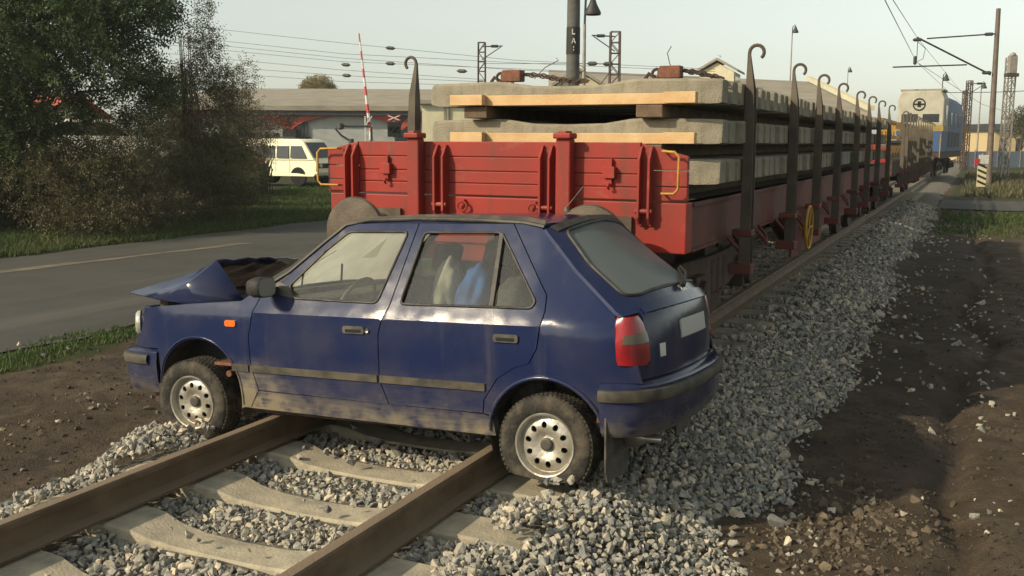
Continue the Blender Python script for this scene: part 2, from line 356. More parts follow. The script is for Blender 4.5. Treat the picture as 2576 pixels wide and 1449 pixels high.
def make_sleeper():
    r = empty('track_sleeper', (0, SY0, 0))
    st_ = [(-1.3, -.215, .115), (-1.27, -.2, .13), (-1.05, -.185, .142), (-.62, -.182, .142), (-.55, -.19, .14), (-.42, -.225, .125), (-.25, -.243, .112), (0, -.248, .11),
           (.25, -.243, .112), (.42, -.225, .125), (.55, -.19, .14), (.62, -.182, .142), (1.05, -.185, .142), (1.27, -.2, .13), (1.3, -.215, .115)]
    vs = []; fs = []
    for x, z, hw in st_: vs += [(x, -hw-.02, -.40), (x, -hw, z-.012), (x, -hw+.012, z), (x, hw-.012, z), (x, hw, z-.012), (x, hw+.02, -.40)]
    for i in range(len(st_)-1):
        for k in range(5): fs.append((i*6+k, i*6+k+1, (i+1)*6+k+1, (i+1)*6+k))
    fs += [tuple(range(6)), tuple(range(len(st_)*6-1, len(st_)*6-7, -1))]
    MB().add(vs, fs).build('concrete_block', 'conc', r, smooth=35)
    return r
s0 = make_sleeper(); n_s = 64
ORD = 'first second third fourth fifth sixth seventh eighth ninth tenth eleventh twelfth thirteenth fourteenth fifteenth'.split()
def sl_label(i):
    y = SY0+i*SP
    if i < 0: return 'concrete track sleeper nearest the camera, cut off by the bottom edge'
    names = {0: 'concrete sleeper at the bottom edge of the photo, mostly cut off', 1: 'second concrete sleeper from the bottom, pale front face lit beside the left rail',
             2: 'third concrete sleeper from the bottom, broad pale curve between the rails', 3: 'fourth concrete sleeper from the bottom, between the rails short of the car',
             4: 'concrete sleeper just in front of the car sill, curved top half in shade', 5: 'concrete sleeper right under the sill of the blue car'}
    if i in names: return names[i]
    if y < 6.6: return 'concrete track sleeper hidden in the shadow under the blue car'
    if y < 15.5: return f'{ORD[int((y-6.6)/SP)]} track sleeper end beyond the blue car, right of the rail'
    if y < 23: return 'concrete track sleeper in the shade beneath the far half of the red wagon'
    return 'distant concrete track sleeper beneath the second wagon'
for i in range(n_s):
    o = s0 if i == 0 else copy_tree(s0)
    o.location = (0, SY0+i*SP+rng.uniform(-.012, .012), 0)
    tag(o, sl_label(i), 'sleeper', 'concrete sleepers under the rails')

# ================================================================== BALLAST
ico_v = []
t_ = (1+5**.5)/2
for a in (-1, 1):
    for b in (-t_, t_): ico_v += [(a, b, 0), (0, a, b), (b, 0, a)]
ico_v = np.array(ico_v, float)/np.linalg.norm((1, t_))
def hull_faces(v):
    bm = bmesh.new(); [bm.verts.new(p) for p in v]; bm.verts.ensure_lookup_table()
    bmesh.ops.convex_hull(bm, input=bm.verts); bm.verts.index_update(); f = [[q.index for q in x.verts] for x in bm.faces]; bm.free(); return np.array(f)
def shard():
    while True:
        k = rng.integers(9, 13); d = rng.normal(size=(k, 3)); d /= np.linalg.norm(d, axis=1, keepdims=True); d *= rng.uniform(.85, 1.15, (k, 1)); d[:, 2] = np.clip(d[:, 2], -.7, .7); d[:, 0] = np.clip(d[:, 0], -.85, .9)
        f = hull_faces(d)
        if len(f) == 2*k-4: return d, f
SH = [shard() for _ in range(40)]
def stones(name, P, S, m='stone'):
    n = len(P); k = rng.integers(0, len(SH), n); VV_ = []; FF = []; off = 0
    for j, (sv, sf) in enumerate(SH):
        id_ = np.where(k == j)[0]
        if not len(id_): continue
        V_, F_ = stones_(P[id_], S[id_], sv, sf); VV_.append(V_); FF.append(F_+off); off += len(V_)
    return npmesh(name, np.concatenate(VV_), np.concatenate(FF), m)
def stones_(P, S, sv, sf):
    n = len(P); v = np.repeat(sv[None], n, 0)*rng.uniform(.68, 1.3, (n, 1, 3))
    q = rng.normal(size=(n, 4)); q /= np.linalg.norm(q, axis=1, keepdims=True); a, b, c, d = q.T
    Rm = np.stack([1-2*(c*c+d*d), 2*(b*c-a*d), 2*(b*d+a*c), 2*(b*c+a*d), 1-2*(b*b+d*d), 2*(c*d-a*b), 2*(b*d-a*c), 2*(c*d+a*b), 1-2*(b*b+c*c)], -1).reshape(n, 3, 3)
    v = np.einsum('nij,nkj->nki', Rm, v)*S[:, None, None]+P[:, None, :]
    return v.reshape(-1, 3), (sf[None]+len(sv)*np.arange(n)[:, None, None]).reshape(-1, 3)
pts = []
def scat(x0, x1, y0, y1, sp, z=0, layers=1):
    for l in range(layers):
        a = np.arange(x0, x1, sp); b = np.arange(y0, y1, sp); A, B = np.meshgrid(a, b); A = A.ravel(); B = B.ravel()
        A = A+rng.uniform(-.5, .5, A.size)*sp; B = B+rng.uniform(-.5, .5, A.size)*sp
        s = sp*.5*rng.lognormal(0, .25, A.size)
        pts.append(np.stack([A, B, np.full(A.size, z+l*sp*.35), s], -1))
scat(-2.0, 2.25, 1.7, 5.2, .038, -.012, 2); scat(-2.0, 2.25, 5.2, 10, .046, -.01, 2); scat(-2.0, 2.25, 10, 19, .06); scat(-2.0, 2.2, 19, 36, .08)
P = np.concatenate(pts); x, y, dz, s = P.T
edge_r = 2.16+.30*fbm(x*0+3, y*1.1, 3)*2+.08*fbm(x*5, y*5, 2)-.009*np.clip(y-6, 0, 20); edge_l = -1.78-.3*fbm(x*0+9, y*1.2, 3)
keep = (x < edge_r+rng.exponential(.035, x.size)-.03) & (x > edge_l-rng.exponential(.03, x.size))
ph = np.abs(((y-SY0+SP/2) % SP)-SP/2)
insl = (np.abs(x) < 1.31) & (ph < .148)
cover = (np.abs(x) > 1.12+.2*fbm(y*3, x*0+2, 2)) & (rng.random(x.size) < .75)
keep &= (~insl) | (rng.random(x.size) < .015) | cover
keep &= np.abs(np.abs(x)-.7535) > .05
z = gh(x, y)+dz+s*.25
z = np.where(insl & cover, -.19+s*.3, z)
z = np.where(insl & ~cover, -.20+s*.5, z)
z += .055*np.exp(-((np.abs(x)-1.22)/.28)**2)+np.where(insl, 0, .045*np.exp(-((np.abs(x)-.7535)/.13)**2))+.02*fbm(x*2.5, y*2.5, 2)
# heaps pushed up by the wheels
for hx, hy, hr, hh in ((-1.55, 4.62, .32, .15), (-1.25, 4.35, .26, .09), (1.5, 4.75, .3, .09), (1.15, 4.45, .25, .05)): z += hh*np.exp(-((x-hx)**2+(y-hy)**2)/hr**2)
P = np.stack([x, y, z], -1)[keep]
bal = stones('ballast', P, s[keep]); tag(bal, kind='stuff'); tag(bal, 'pale grey crushed stone ballast around the sleepers', 'ballast')
# loose stones strewn over the soil
n = 900; x = np.concatenate([2.1+rng.exponential(.35, n), rng.normal(3.3, .12, 160), rng.uniform(2.2, 5.5, 260), -1.9-rng.exponential(.5, 260), rng.uniform(-6, -2, 160)])
y = np.concatenate([2+30*rng.random(n)**1.5, 3+25*rng.random(160), 2+16*rng.random(260), 2+12*rng.random(260), 2+10*rng.random(160)])
clump = fbm(x*1.6, y*1.1, 2) > -.06; x = x[clump]; y = y[clump]; s = .018*rng.lognormal(0, .4, x.size)*(1+y*.015)
k = (x < 5.8); x, y, s = x[k], y[k], s[k]
o = stones('loose_stones', np.stack([x, y, gh(x, y)+s*.2], -1), s); tag(o, 'pale loose stones strewn over the bare soil', 'stones', kind='stuff')
# clods of earth
n = 22000; x = np.concatenate([rng.uniform(2.1, 6, n), rng.uniform(-6, -1.9, 7000)]); y = np.concatenate([2+16*rng.random(n)**1.4, 2.5+10*rng.random(7000)])
s = np.clip(.0075*rng.lognormal(0, .55, x.size), 0, .028); k = fbm(x*1.3+4, y*1.3, 3) > -.05; x, y, s = x[k], y[k], s[k]
MT['clod'] = mat('earth_clods', (.10, .076, .052), .95, 0, (.055, .042, .030), 3, .4, 60, island=.4)
o = stones('earth_clods', np.stack([x, y, gh(x, y)+s*.1], -1), s, 'clod'); tag(o, 'brown clods of broken earth beside the ballast', 'soil clods', kind='stuff')
n = 900; x = np.concatenate([rng.normal(2.55, .26, n), rng.normal(-3.1, .4, 400)]); y = np.concatenate([rng.normal(5.75, .5, n), rng.uniform(3, 8.5, 400)])
s = np.clip(.013*rng.lognormal(0, .5, x.size), 0, .045)
MT['clod2'] = mat('orange_rubble', (.17, .135, .09), .95, 0, (.10, .077, .053), 3, .4, 60, island=.35)
o = stones('rubble', np.stack([x, y, gh(x, y)+s*.15], -1), s, 'clod2'); tag(o, 'tan rubble and dry clods heaped on the soil', 'rubble', kind='stuff')

# ================================================================== VEGETATION helpers
def leaves(name, centers, axes, size, m, parent=None, per=9, spread=1.0, fan=.9, aspect=.42, label=None):
    "sprays: per leaflets set in pairs along each axis"
    n = len(centers); centers = np.asarray(centers); axes = np.asarray(axes)
    axn = axes/np.linalg.norm(axes, axis=1, keepdims=True); L_ = np.linalg.norm(axes, axis=1)
    side = np.cross(axn, rng.normal(size=(n, 3))); side /= np.linalg.norm(side, axis=1, keepdims=True); nor = np.cross(side, axn)
    V = []
    for k in range(per):
        t = (k//2*2+1)/(per); sg = 1 if k % 2 else -1
        c = centers+axes*(t-.1)
        d = side*sg*fan+axn*.5+nor*rng.normal(0, .35, (n, 1)); d /= np.linalg.norm(d, axis=1, keepdims=True)
        wv = np.cross(d, nor+rng.normal(0, .3, (n, 3))); wv /= np.linalg.norm(wv, axis=1, keepdims=True)
        sz = size*rng.uniform(.7, 1.3, (n, 1)); c = c+d*sz*.1
        V.append(np.stack([c, c+d*sz*.5+wv*sz*aspect*.5, c+d*sz, c+d*sz*.5-wv*sz*aspect*.5], 1))
    V = np.stack(V, 1).reshape(-1, 3); F = np.arange(len(V)).reshape(-1, 4)
    return npmesh(name, V, F, m, parent)
def tree(name, label, cat, base, blobs, dens, size, leafm, trunk_r=.12, gap=-.07, per=9, spray=.3, droop=.3, limbs=None, group=None, aspect=.42, stems=1, fuzz=.0):
    "blobs: (x,y,z,rx,ry,rz) relative to the base"
    base = Vector(base); root = empty(name, base, 0, label, cat, group)
    cen = []; ax = []
    for (bx, by, bz, rx, ry_, rz) in blobs:
        n = int(dens*(rx*ry_*rz)**(2/3)*4)
        d = rng.normal(size=(n, 3)); d /= np.linalg.norm(d, axis=1, keepdims=True)
        rr = (rng.random((n, 1))**.45)*(1+fuzz*rng.normal(size=(n, 1)))
        c = d*rr*np.array([rx, ry_, rz])+np.array([bx, by, bz])
        k = fbm(c[:, 0]*1.7+base.x, c[:, 1]*1.7+c[:, 2]*1.9, 3) > gap-.1*rng.random(n)      # gaps between clumps
        c = c[k]; d = d[k]; a = d*np.array([1, 1, .5])+rng.normal(0, .45, (len(c), 3)); a[:, 2] -= droop
        a = a/np.linalg.norm(a, axis=1, keepdims=True)*spray*rng.uniform(.6, 1.3, (len(c), 1)); cen.append(c); ax.append(a)
    cen = np.concatenate(cen); ax = np.concatenate(ax)
    leaves('crown', cen, ax, size, leafm, root, per, aspect=aspect)
    b = MB()
    top = max(q[2] for q in blobs)
    for s_ in range(stems):
        ox, oy = (0, 0) if stems == 1 else (random.uniform(-.5, .5)*blobs[0][3], random.uniform(-.4, .4)*blobs[0][3])
        tx = blobs[0][0] if stems == 1 else ox*1.7
        pt = [Vector((ox, oy, -.1)), Vector((ox+tx*.2, oy, top*.35)), Vector((tx*.6+ox*.4, oy*1.2, top*.65)), Vector((tx+ox*.2, oy*1.4, top*.95))]
        b.tube(pt, [trunk_r, trunk_r*.8, trunk_r*.5, trunk_r*.15], 7)
        for _ in range((limbs or 14)//stems+1):
            j = cen[rng.integers(len(cen))]; t = random.uniform(.25, .8); o_ = pt[0].lerp(pt[3], t)
            e = Vector(j); mid = (o_+e)/2+Vector((0, 0, .12*(e-o_).length))
            b.tube([o_, mid, e], [trunk_r*.35*(1-t*.5), trunk_r*.2, trunk_r*.06], 5)
    b.build('trunk', 'trunk', root, smooth=60)
    return root
def tufts(name, label, cat, xy, hmin, hmax, blades, m, wd=.012, lean=.35, zf=gh):
    xy = np.asarray(xy); n = len(xy)*blades; c = np.repeat(xy, blades, 0)+rng.normal(0, .05, (n, 2))
    z = zf(c[:, 0], c[:, 1]); h = rng.uniform(hmin, hmax, n); a = rng.uniform(0, 2*math.pi, n); l = rng.random(n)*lean*h
    dx, dy = np.cos(a)*l, np.sin(a)*l; w_ = wd*rng.uniform(.6, 1.4, n); sx, sy = -np.sin(a)*w_, np.cos(a)*w_
    V = np.stack([np.stack([c[:, 0]-sx, c[:, 1]-sy, z-.02], -1), np.stack([c[:, 0]+sx, c[:, 1]+sy, z-.02], -1),
                  np.stack([c[:, 0]+dx*.45+sx*.7, c[:, 1]+dy*.45+sy*.7, z+h*.6], -1), np.stack([c[:, 0]+dx, c[:, 1]+dy, z+h], -1)], 1).reshape(-1, 3)
    o = npmesh(name, V, np.arange(len(V)).reshape(-1, 4), m); return tag(o, label, cat, kind='stuff')

# ================================================================== BLUE HATCHBACK
def paintmat(name, base, dust=1.0):
    m = bpy.data.materials.new(name); m.use_nodes = True; n = m.node_tree; L = n.links; b = n.nodes['Principled BSDF']
    tc = n.nodes.new('ShaderNodeTexCoord'); sx = n.nodes.new('ShaderNodeSeparateXYZ'); L.new(tc.outputs['Object'], sx.inputs[0])
    def noise(s, d=6, v=None):
        q = n.nodes.new('ShaderNodeTexNoise'); q.inputs['Scale'].default_value = s; q.inputs['Detail'].default_value = d
        if v is not None:
            mp = n.nodes.new('ShaderNodeMapping'); mp.inputs['Scale'].default_value = v; L.new(tc.outputs['Object'], mp.inputs[0]); L.new(mp.outputs[0], q.inputs['Vector'])
        else: L.new(tc.outputs['Object'], q.inputs['Vector'])
        return q.outputs[0]
    def math_(op, a, b_=None, c=None):
        q = n.nodes.new('ShaderNodeMath'); q.operation = op
        for i, s in enumerate((a, b_, c)):
            if s is None: continue
            if isinstance(s, (int, float)): q.inputs[i].default_value = s
            else: L.new(s, q.inputs[i])
        return q.outputs[0]
    def mr(src, a, b_, c, d):
        q = n.nodes.new('ShaderNodeMapRange'); L.new(src, q.inputs[0])
        for i, s in enumerate((a, b_, c, d)): q.inputs[i+1].default_value = s
        return q.outputs[0]
    # splashed mud low on the body, thinning upwards
    low = math_('ADD', mr(sx.outputs[2], .27, .39, .58, 0.0), mr(sx.outputs[2], .38, .62, .16, 0.0))
    splash = math_('MULTIPLY', math_('MULTIPLY', mr(sx.outputs[0], 1.62, 1.95, 0, 1), mr(sx.outputs[0], 2.12, 2.3, 1, 0)), mr(sx.outputs[2], .36, .60, .8, 0))
    low = math_('ADD', low, splash)
    mud = math_('MULTIPLY', low, mr(math_('ADD', noise(11, 12), math_('MULTIPLY', noise(9, 9, (1, 1, 6)), .55)), .52, .98, .08, 1.25))
    fine = mr(noise(160, 4), .6, .75, 0, .22)
    film = math_('MULTIPLY', mr(noise(3.5, 9), .42, .68, .01, .09), dust)
    streak = mr(noise(6, 5, (1.2, 1, .12)), .6, .75, 0, .12)
    f = math_('MINIMUM', math_('ADD', math_('ADD', mud, film), math_('ADD', math_('MULTIPLY', fine, .4), streak)), .9)
    mx_ = n.nodes.new('ShaderNodeMix'); mx_.data_type = 'RGBA'; L.new(f, mx_.inputs[0]); mx_.inputs[6].default_value = (*base, 1); mx_.inputs[7].default_value = (.21, .175, .115, 1)
    L.new(mx_.outputs[2], b.inputs['Base Color'])
    b.inputs['Specular IOR Level'].default_value = .22; L.new(mr(f, .06, .7, .13, .8), b.inputs['Roughness']); b.inputs['Metallic'].default_value = .0
    L.new(mr(f, 0, .6, .25, 0), b.inputs['Coat Weight']); b.inputs['Coat Roughness'].default_value = .1
    bp = n.nodes.new('ShaderNodeBump'); bp.inputs['Strength'].default_value = .06; bp.inputs['Distance'].default_value = .01
    L.new(noise(260, 3), bp.inputs['Height'])
    b2 = n.nodes.new('ShaderNodeBump'); b2.inputs['Strength'].default_value = .35; b2.inputs['Distance'].default_value = .02; L.new(noise(3.2, 2), b2.inputs['Height']); L.new(bp.outputs[0], b2.inputs['Normal'])
    L.new(b2.outputs[0], b.inputs['Normal'])
    return m
MT['paint'] = paintmat('dusty_blue_paint', (.0075, .0155, .060), 1.0)
MT['plastic'] = mat('grey_black_plastic', (.035, .034, .030), .6, 0, (.10, .088, .062), 14, .1)
MT['trimstrip'] = mat('dusty_rubber_strip', (.030, .027, .021), .65, 0, (.10, .083, .054), 9, .1)
MT['seal'] = mat('window_rubber', (.020, .019, .017), .6, 0, (.06, .052, .04), 20)
MT['tyre'] = mat('muddy_tyre', (.026, .023, .019), .9, 0, (.11, .09, .062), 14, .4, 60, detail=9, lo=.42, hi=.72)
MT['rim'] = mat('dirty_silver_rim', (.52, .50, .44), .42, .4, (.32, .28, .21), 10, .15, 50)
MT['lensred'] = mat('red_lamp_lens', (.36, .010, .014), .2, 0, (.22, .008, .012), 9, coat=.3)
MT['lensgrey'] = mat('smoked_lamp_lens', (.12, .10, .07), .25, coat=.4)
MT['lensorange'] = mat('orange_lamp_lens', (.85, .17, .01), .25, coat=.5)
MT['lensclear'] = mat('clear_lamp_lens', (.55, .53, .46), .15, .3, coat=.8)
MT['blueplastic'] = mat('blue_cloth', (.03, .12, .38), .7, 0, (.02, .05, .18), 9, .5, 12)
MT['seat'] = mat('grey_seat_cloth', (.075, .07, .06), .9, 0, (.04, .037, .033), 30)
MT['bagcloth'] = mat('pale_cloth', (.42, .40, .32), .9, 0, (.2, .2, .17), 8, .5, 12)
def glass(name, dirt, tint, rough=.03, dcol=(.45, .42, .33), sc_=3, lo=.4, hi=.75, base=0.0):
    m = bpy.data.materials.new(name); m.use_nodes = True; n = m.node_tree; L = n.links
    n.nodes.remove(n.nodes['Principled BSDF']); out = n.nodes['Material Output']
    tr = n.nodes.new('ShaderNodeBsdfTransparent'); tr.inputs[0].default_value = (*tint, 1)
    gl = n.nodes.new('ShaderNodeBsdfGlossy'); gl.inputs['Roughness'].default_value = rough
    fr = n.nodes.new('ShaderNodeFresnel'); fr.inputs[0].default_value = 1.5
    a = n.nodes.new('ShaderNodeMixShader'); L.new(fr.outputs[0], a.inputs[0]); L.new(tr.outputs[0], a.inputs[1]); L.new(gl.outputs[0], a.inputs[2])
    df = n.nodes.new('ShaderNodeBsdfDiffuse'); df.inputs[0].default_value = (*dcol, 1); tl = n.nodes.new('ShaderNodeBsdfTranslucent'); tl.inputs[0].default_value = (*dcol, 1)
    b = n.nodes.new('ShaderNodeMixShader'); b.inputs[0].default_value = .5; L.new(df.outputs[0], b.inputs[1]); L.new(tl.outputs[0], b.inputs[2])
    tc = n.nodes.new('ShaderNodeTexCoord'); no = n.nodes.new('ShaderNodeTexNoise'); no.inputs['Scale'].default_value = sc_; no.inputs['Detail'].default_value = 9; no.inputs['Roughness'].default_value = .6
    L.new(tc.outputs['Object'], no.inputs['Vector'])
    q = n.nodes.new('ShaderNodeMapRange'); q.inputs[1].default_value = lo; q.inputs[2].default_value = hi; q.inputs[3].default_value = base; q.inputs[4].default_value = dirt; L.new(no.outputs[0], q.inputs[0])
    c = n.nodes.new('ShaderNodeMixShader'); L.new(q.outputs[0], c.inputs[0]); L.new(a.outputs[0], c.inputs[1]); L.new(b.outputs[0], c.inputs[2]); L.new(c.outputs[0], out.inputs[0])
    return m
MT['gside'] = glass('dusty_side_glass', .16, (.84, .87, .82), base=.025, hi=.85)
MT['gfront'] = glass('shattered_windscreen_glass', .95, (.85, .88, .84), base=.72, dcol=(.78, .77, .66), sc_=5)
MT['grear'] = glass('dust_and_sky_rear_glass', .62, (.22, .25, .26), rough=.2, base=.56, dcol=(.36, .41, .41), sc_=2.5)  # blue-grey film colour holds dust and a painted sky reflection

car = empty('car', (0, 0, 0), 0, 'dark blue hatchback with crumpled bonnet standing across the rails before the red wagon', 'car')
def Rm(a, ax): return Matrix.Rotation(a, 4, ax)
car.matrix_world = Matrix.Translation((1.1346, 5.5633, -.1723)) @ Rm(-.01982+math.pi, 'Z') @ Rm(.04063, 'Y') @ Rm(.0541, 'X')
# section of the flank: half width against height
ZS = [.10, .25, .35, .52, .70, .868, 1.41, 1.47]
YS = [.74, .765, .785, .797, .799, .793, .548, .50]
def sideY(X, Z):
    y = np.interp(Z, ZS, YS)
    low = sstep(1.1, .8, Z)
    y -= .13*np.clip((X-2.5)/.6, 0, 2)**2.4*low
    y -= .10*np.clip((-.15-X)/.45, 0, 2)**2*low+.06*np.clip((.05-X)/.5, 0, 1)*(1-low)
    return float(y)
def smap(s):
    def f(u, v, i=0.0): return (u, s*(sideY(u, v)-i), v)
    return f
def dens_poly(p, st):
    o = []
    for i in range(len(p)):
        a = Vector(p[i][:2]); b = Vector(p[(i+1) % len(p)][:2]); k = max(1, int((b-a).length/st))
        o += [tuple(a.lerp(b, j/k)) for j in range(k)]
    return o
def inpoly(x, y, p):
    r = False; n = len(p)
    for i in range(n):
        x1, y1 = p[i]; x2, y2 = p[(i+1) % n]
        if (y1 > y) != (y2 > y) and x < (x2-x1)*(y-y1)/(y2-y1)+x1: r = not r
    return r
def cham(p, r=.03):
    "round the corners of a polygon"
    o = []; n = len(p)
    for i in range(n):
        a, b, c = Vector(p[i-1]), Vector(p[i]), Vector(p[(i+1) % n]); d1 = a-b; d2 = c-b
        rr = min(r, d1.length*.4, d2.length*.4); s = b+d1.normalized()*rr; e = b+d2.normalized()*rr
        for t in (0, .25, .5, .75, 1): o.append(tuple(s*(1-t)**2+b*2*t*(1-t)+e*t*t))
    return o
def panel(name, poly, fmap, m, parent, holes=(), step=.07, thick=.02, off=0.0, smooth=30, crease=None, wall=True):
    B = dens_poly(poly, step*.7); H = [dens_poly(h, step*.7) for h in holes]
    vs = list(B); ed = [(i, (i+1) % len(B)) for i in range(len(B))]
    for h in H:
        n0 = len(vs); vs += h; ed += [(n0+i, n0+(i+1) % len(h)) for i in range(len(h))]
    if crease is not None:
        xs_ = [v[0] for v in vs]; prev = None
        for xq in np.arange(min(xs_)+.012, max(xs_)-.01, .04):
            if inpoly(xq, crease, B) and not any(inpoly(xq, crease, h) for h in H):
                vs.append((float(xq), crease))
                if prev is not None: ed.append((prev, len(vs)-1))
                prev = len(vs)-1
            else: prev = None
    allb = np.array(vs); x0, y0 = allb.min(0); x1, y1 = allb.max(0)
    x = x0+step/2; r_ = 0
    while x < x1:
        y = y0+step/2*(1+(r_ % 2)*.5)
        while y < y1:
            if inpoly(x, y, B) and not any(inpoly(x, y, h) for h in H) and np.min(np.hypot(allb[:, 0]-x, allb[:, 1]-y)) > step*.4: vs.append((x, y))
            y += step
        x += step; r_ += 1
    ov, oe, of, *_ = geometry.delaunay_2d_cdt([Vector(v) for v in vs], ed, [], 0, 1e-5)
    fs = []
    for f in of:
        cx = sum(ov[i][0] for i in f)/3; cy = sum(ov[i][1] for i in f)/3
        if inpoly(cx, cy, B) and not any(inpoly(cx, cy, h) for h in H): fs.append(tuple(f))
    P = [Vector(fmap(v[0], v[1], -off)) for v in ov]; Q = [Vector(fmap(v[0], v[1], -off+thick)) for v in ov]
    cnt = {}
    for k, f in enumerate(fs):
        nrm = (P[f[1]]-P[f[0]]).cross(P[f[2]]-P[f[0]])
        if nrm.dot(P[f[0]]-Q[f[0]]) < 0: fs[k] = f = f[::-1]
        for i in range(3): a, b = f[i], f[(i+1) % 3]; cnt[(a, b)] = 1
    n0 = len(P); F = list(fs); Vv = P
    if wall:
        Vv = P+Q
        for (a, b) in list(cnt):
            if (b, a) not in cnt: F.append((b, a, a+n0, b+n0))
    me = bpy.data.meshes.new(name); me.from_pydata(Vv, [], F); finish(me, m, smooth)
    o = bpy.data.objects.new(name, me); C.objects.link(o); o.parent = parent
    return o
def line3(name, pts, r, m, parent, n=6): return MB().tube(pts, r, n).build(name, m, parent, smooth=60)
def arc(cx, cz, r, a0, a1, n=14): return [(cx+r*math.cos(R(a0+(a1-a0)*i/n)), cz+r*math.sin(R(a0+(a1-a0)*i/n))) for i in range(n+1)]
RA = arc(-.03, .25, .333, 20, 165, 16)         # rear wheel opening
FA = arc(2.40, .345, .338, -14, 196, 20)      # front wheel opening
GAPF = [(1.905, 1.0), (1.95, .87), (1.98, .72), (1.972, .55), (1.92, .385)]
GAPB = [(.96, .372), (1.018, .51), (1.022, .78), (1.0, .86), (.965, .94), (.885, 1.415)]
GAPR = [(.345, .372), (.335, .45), (.25, .572), (.15, .637), (.06, .665), (.012, .75), (-.018, .95), (-.012, 1.03), (.262, 1.412)]
fd = [(x-.0035, z) for x, z in GAPF]+[(x+.0035, z) for x, z in GAPB]+[(1.385, 1.412), (1.53, 1.285), (1.74, 1.105), (1.87, 1.02)]
fwin = cham([(1.715, 1.035), (1.66, .962), (1.055, .955), (.945, 1.365), (1.365, 1.365), (1.50, 1.255)], .03)
rd = [(x-.0035, z) for x, z in GAPB]+[(x+.0035, z) for x, z in GAPR[::-1]]
rwin = cham([(.832, 1.362), (.325, 1.362), (.045, .995), (.065, .960), (.895, .955)], .03)
fend = [(x+.0035, z) for x, z in GAPF[::-1]]+[(1.93, 1.035), (2.0, .975), (2.06, .935), (2.45, .905), (2.84, .868), (2.95, .80), (3.01, .70), (3.02, .595), (2.74, .585)]
fend = fend[:-1]+[(2.76, .60)]+[p for p in FA if p[1] > .30 or True][::1]+[(2.06, .262), (2.0, .27)]
quart = [(x-.0035, z) for x, z in GAPR]+[(.10, 1.405), (.065, 1.37), (-.165, 1.165), (-.425, .945), (-.405, .93), (-.412, .915), (-.425, .685), (-.53, .678), (-.55, .588), (-.345, .588)]+RA[::-1]
ROCK = [(2.05, .262), (2.0, .367), (1.93, .378), (.345, .365), (.29, .345), (.28, .245)]
for s in (1, -1):
    f = smap(s); near = s == 1
    fe = panel('front_fender', fend, f, 'paint', car, step=.05)
    d1 = panel('front_door', fd, f, 'paint', car, [fwin], smooth=13, crease=.868, step=.05); d2 = panel('rear_door', rd, f, 'paint', car, [rwin], smooth=13, crease=.868, step=.05)
    panel('rear_quarter_panel', quart, f, 'paint', car, crease=.868, step=.05, smooth=26)
    panel('sill', ROCK, f, 'paint', car, off=-.004, thick=.06)
    g1 = panel('side_window', fwin, f, 'gside', d1, thick=.01, off=-.012, wall=False); g2 = panel('side_window', rwin, f, 'gside', d2, thick=.01, off=-.012, wall=False)
    # rubber seals round the windows
    for win, d in ((fwin, d1), (rwin, d2)):
        b = MB(); pp = [Vector(f(x, z, -.0005)) for x, z in dens_poly(win, .08)]; b.tube(pp+[pp[0], pp[1]], .0085, 6, False); b.build('window_seal', 'seal', d, smooth=60)
    b = MB(); b.tube([f(.325, 1.355, .002), f(.305, .962, .002)], .017, 4); b.build('window_divider', 'seal', d2)
    panel('mirror_base', [(1.88, .995), (1.665, .965), (1.712, 1.03), (1.80, 1.06)], f, 'plastic', d1, off=.006, thick=.01)
    # rubbing strip, one length per panel
    for (xa, xb, d) in ((2.115, 1.985, fe), (1.965, 1.03, d1), (1.012, .325, d2)):
        panel('rubbing_strip', [(xa, .497), (xa, .540), (xb, .540), (xb, .497)], f, 'trimstrip', d, off=.010, thick=.012, smooth=20)
    for (x, d) in ((1.19, d1), (.195, d2)):
        panel('door_handle', cham([(x-.075, .775), (x-.075, .818), (x+.075, .818), (x+.075, .775)], .015), f, 'plastic', d, off=.012, thick=.014)
        h = panel('handle_recess', cham([(x-.055, .782), (x-.055, .800), (x+.055, .800), (x+.055, .782)], .008), f, 'dark', d, off=.0135, thick=.002)
    MB().lathe([(0, .0), (.008, .012), (.0, .014)], 'y', 12, (1.095, s*.80, .795)).build('door_lock', 'chrome', d1)
    panel('side_indicator', cham([(2.08, .775), (2.08, .815), (2.165, .815), (2.165, .775)], .018), f, 'lensorange', fe, off=.010, thick=.012)
    # black roof gutter strip
    gp = [f(x, z, .0) for x, z in ((1.96, .985), (1.74, 1.118), (1.53, 1.30), (1.40, 1.405), (1.25, 1.432), (.9, 1.44), (.5, 1.432), (.2, 1.418), (.07, 1.395))]
    line3('gutter_strip', gp, .013, 'seal', car)
    panel('roof_side_strip', [(1.385, 1.405), (1.25, 1.425), (.9, 1.438), (.5, 1.432), (.2, 1.418), (.07, 1.39), (.07, 1.43), (.2, 1.452), (.5, 1.464), (.9, 1.468), (1.25, 1.455), (1.40, 1.425)], f, 'trimstrip', car, off=.002, thick=.01)
    # wheel arch lips, wells
    for (cx, cz, rr, a0, a1, nm) in ((-.03, .25, .345, 5, 160, 'r'), (2.40, .345, .35, -10, 190, 'f')):
        pts = [f(x, z, -.002) for x, z in arc(cx, cz, rr, a0, a1, 20)]
        b = MB(); b.tube(pts, .006 if nm == 'f' else .012, 8); b.build('wheel_arch_lip', 'paint', car, smooth=60)
        b = MB(); pa = arc(cx, cz, rr-.004, -25, 205, 24)
        vs = [(x, s*sideY(x, max(z, .3))-s*.012, z) for x, z in pa]+[(x, s*.42, z) for x, z in pa]; n = len(pa)
        b.add(vs, [(i, i+1, i+1+n, i+n) for i in range(n-1)]); b.add([(x, s*.42, z) for x, z in pa], [tuple(range(n))]); b.build('wheel_well', 'trimstrip', car, smooth=50)
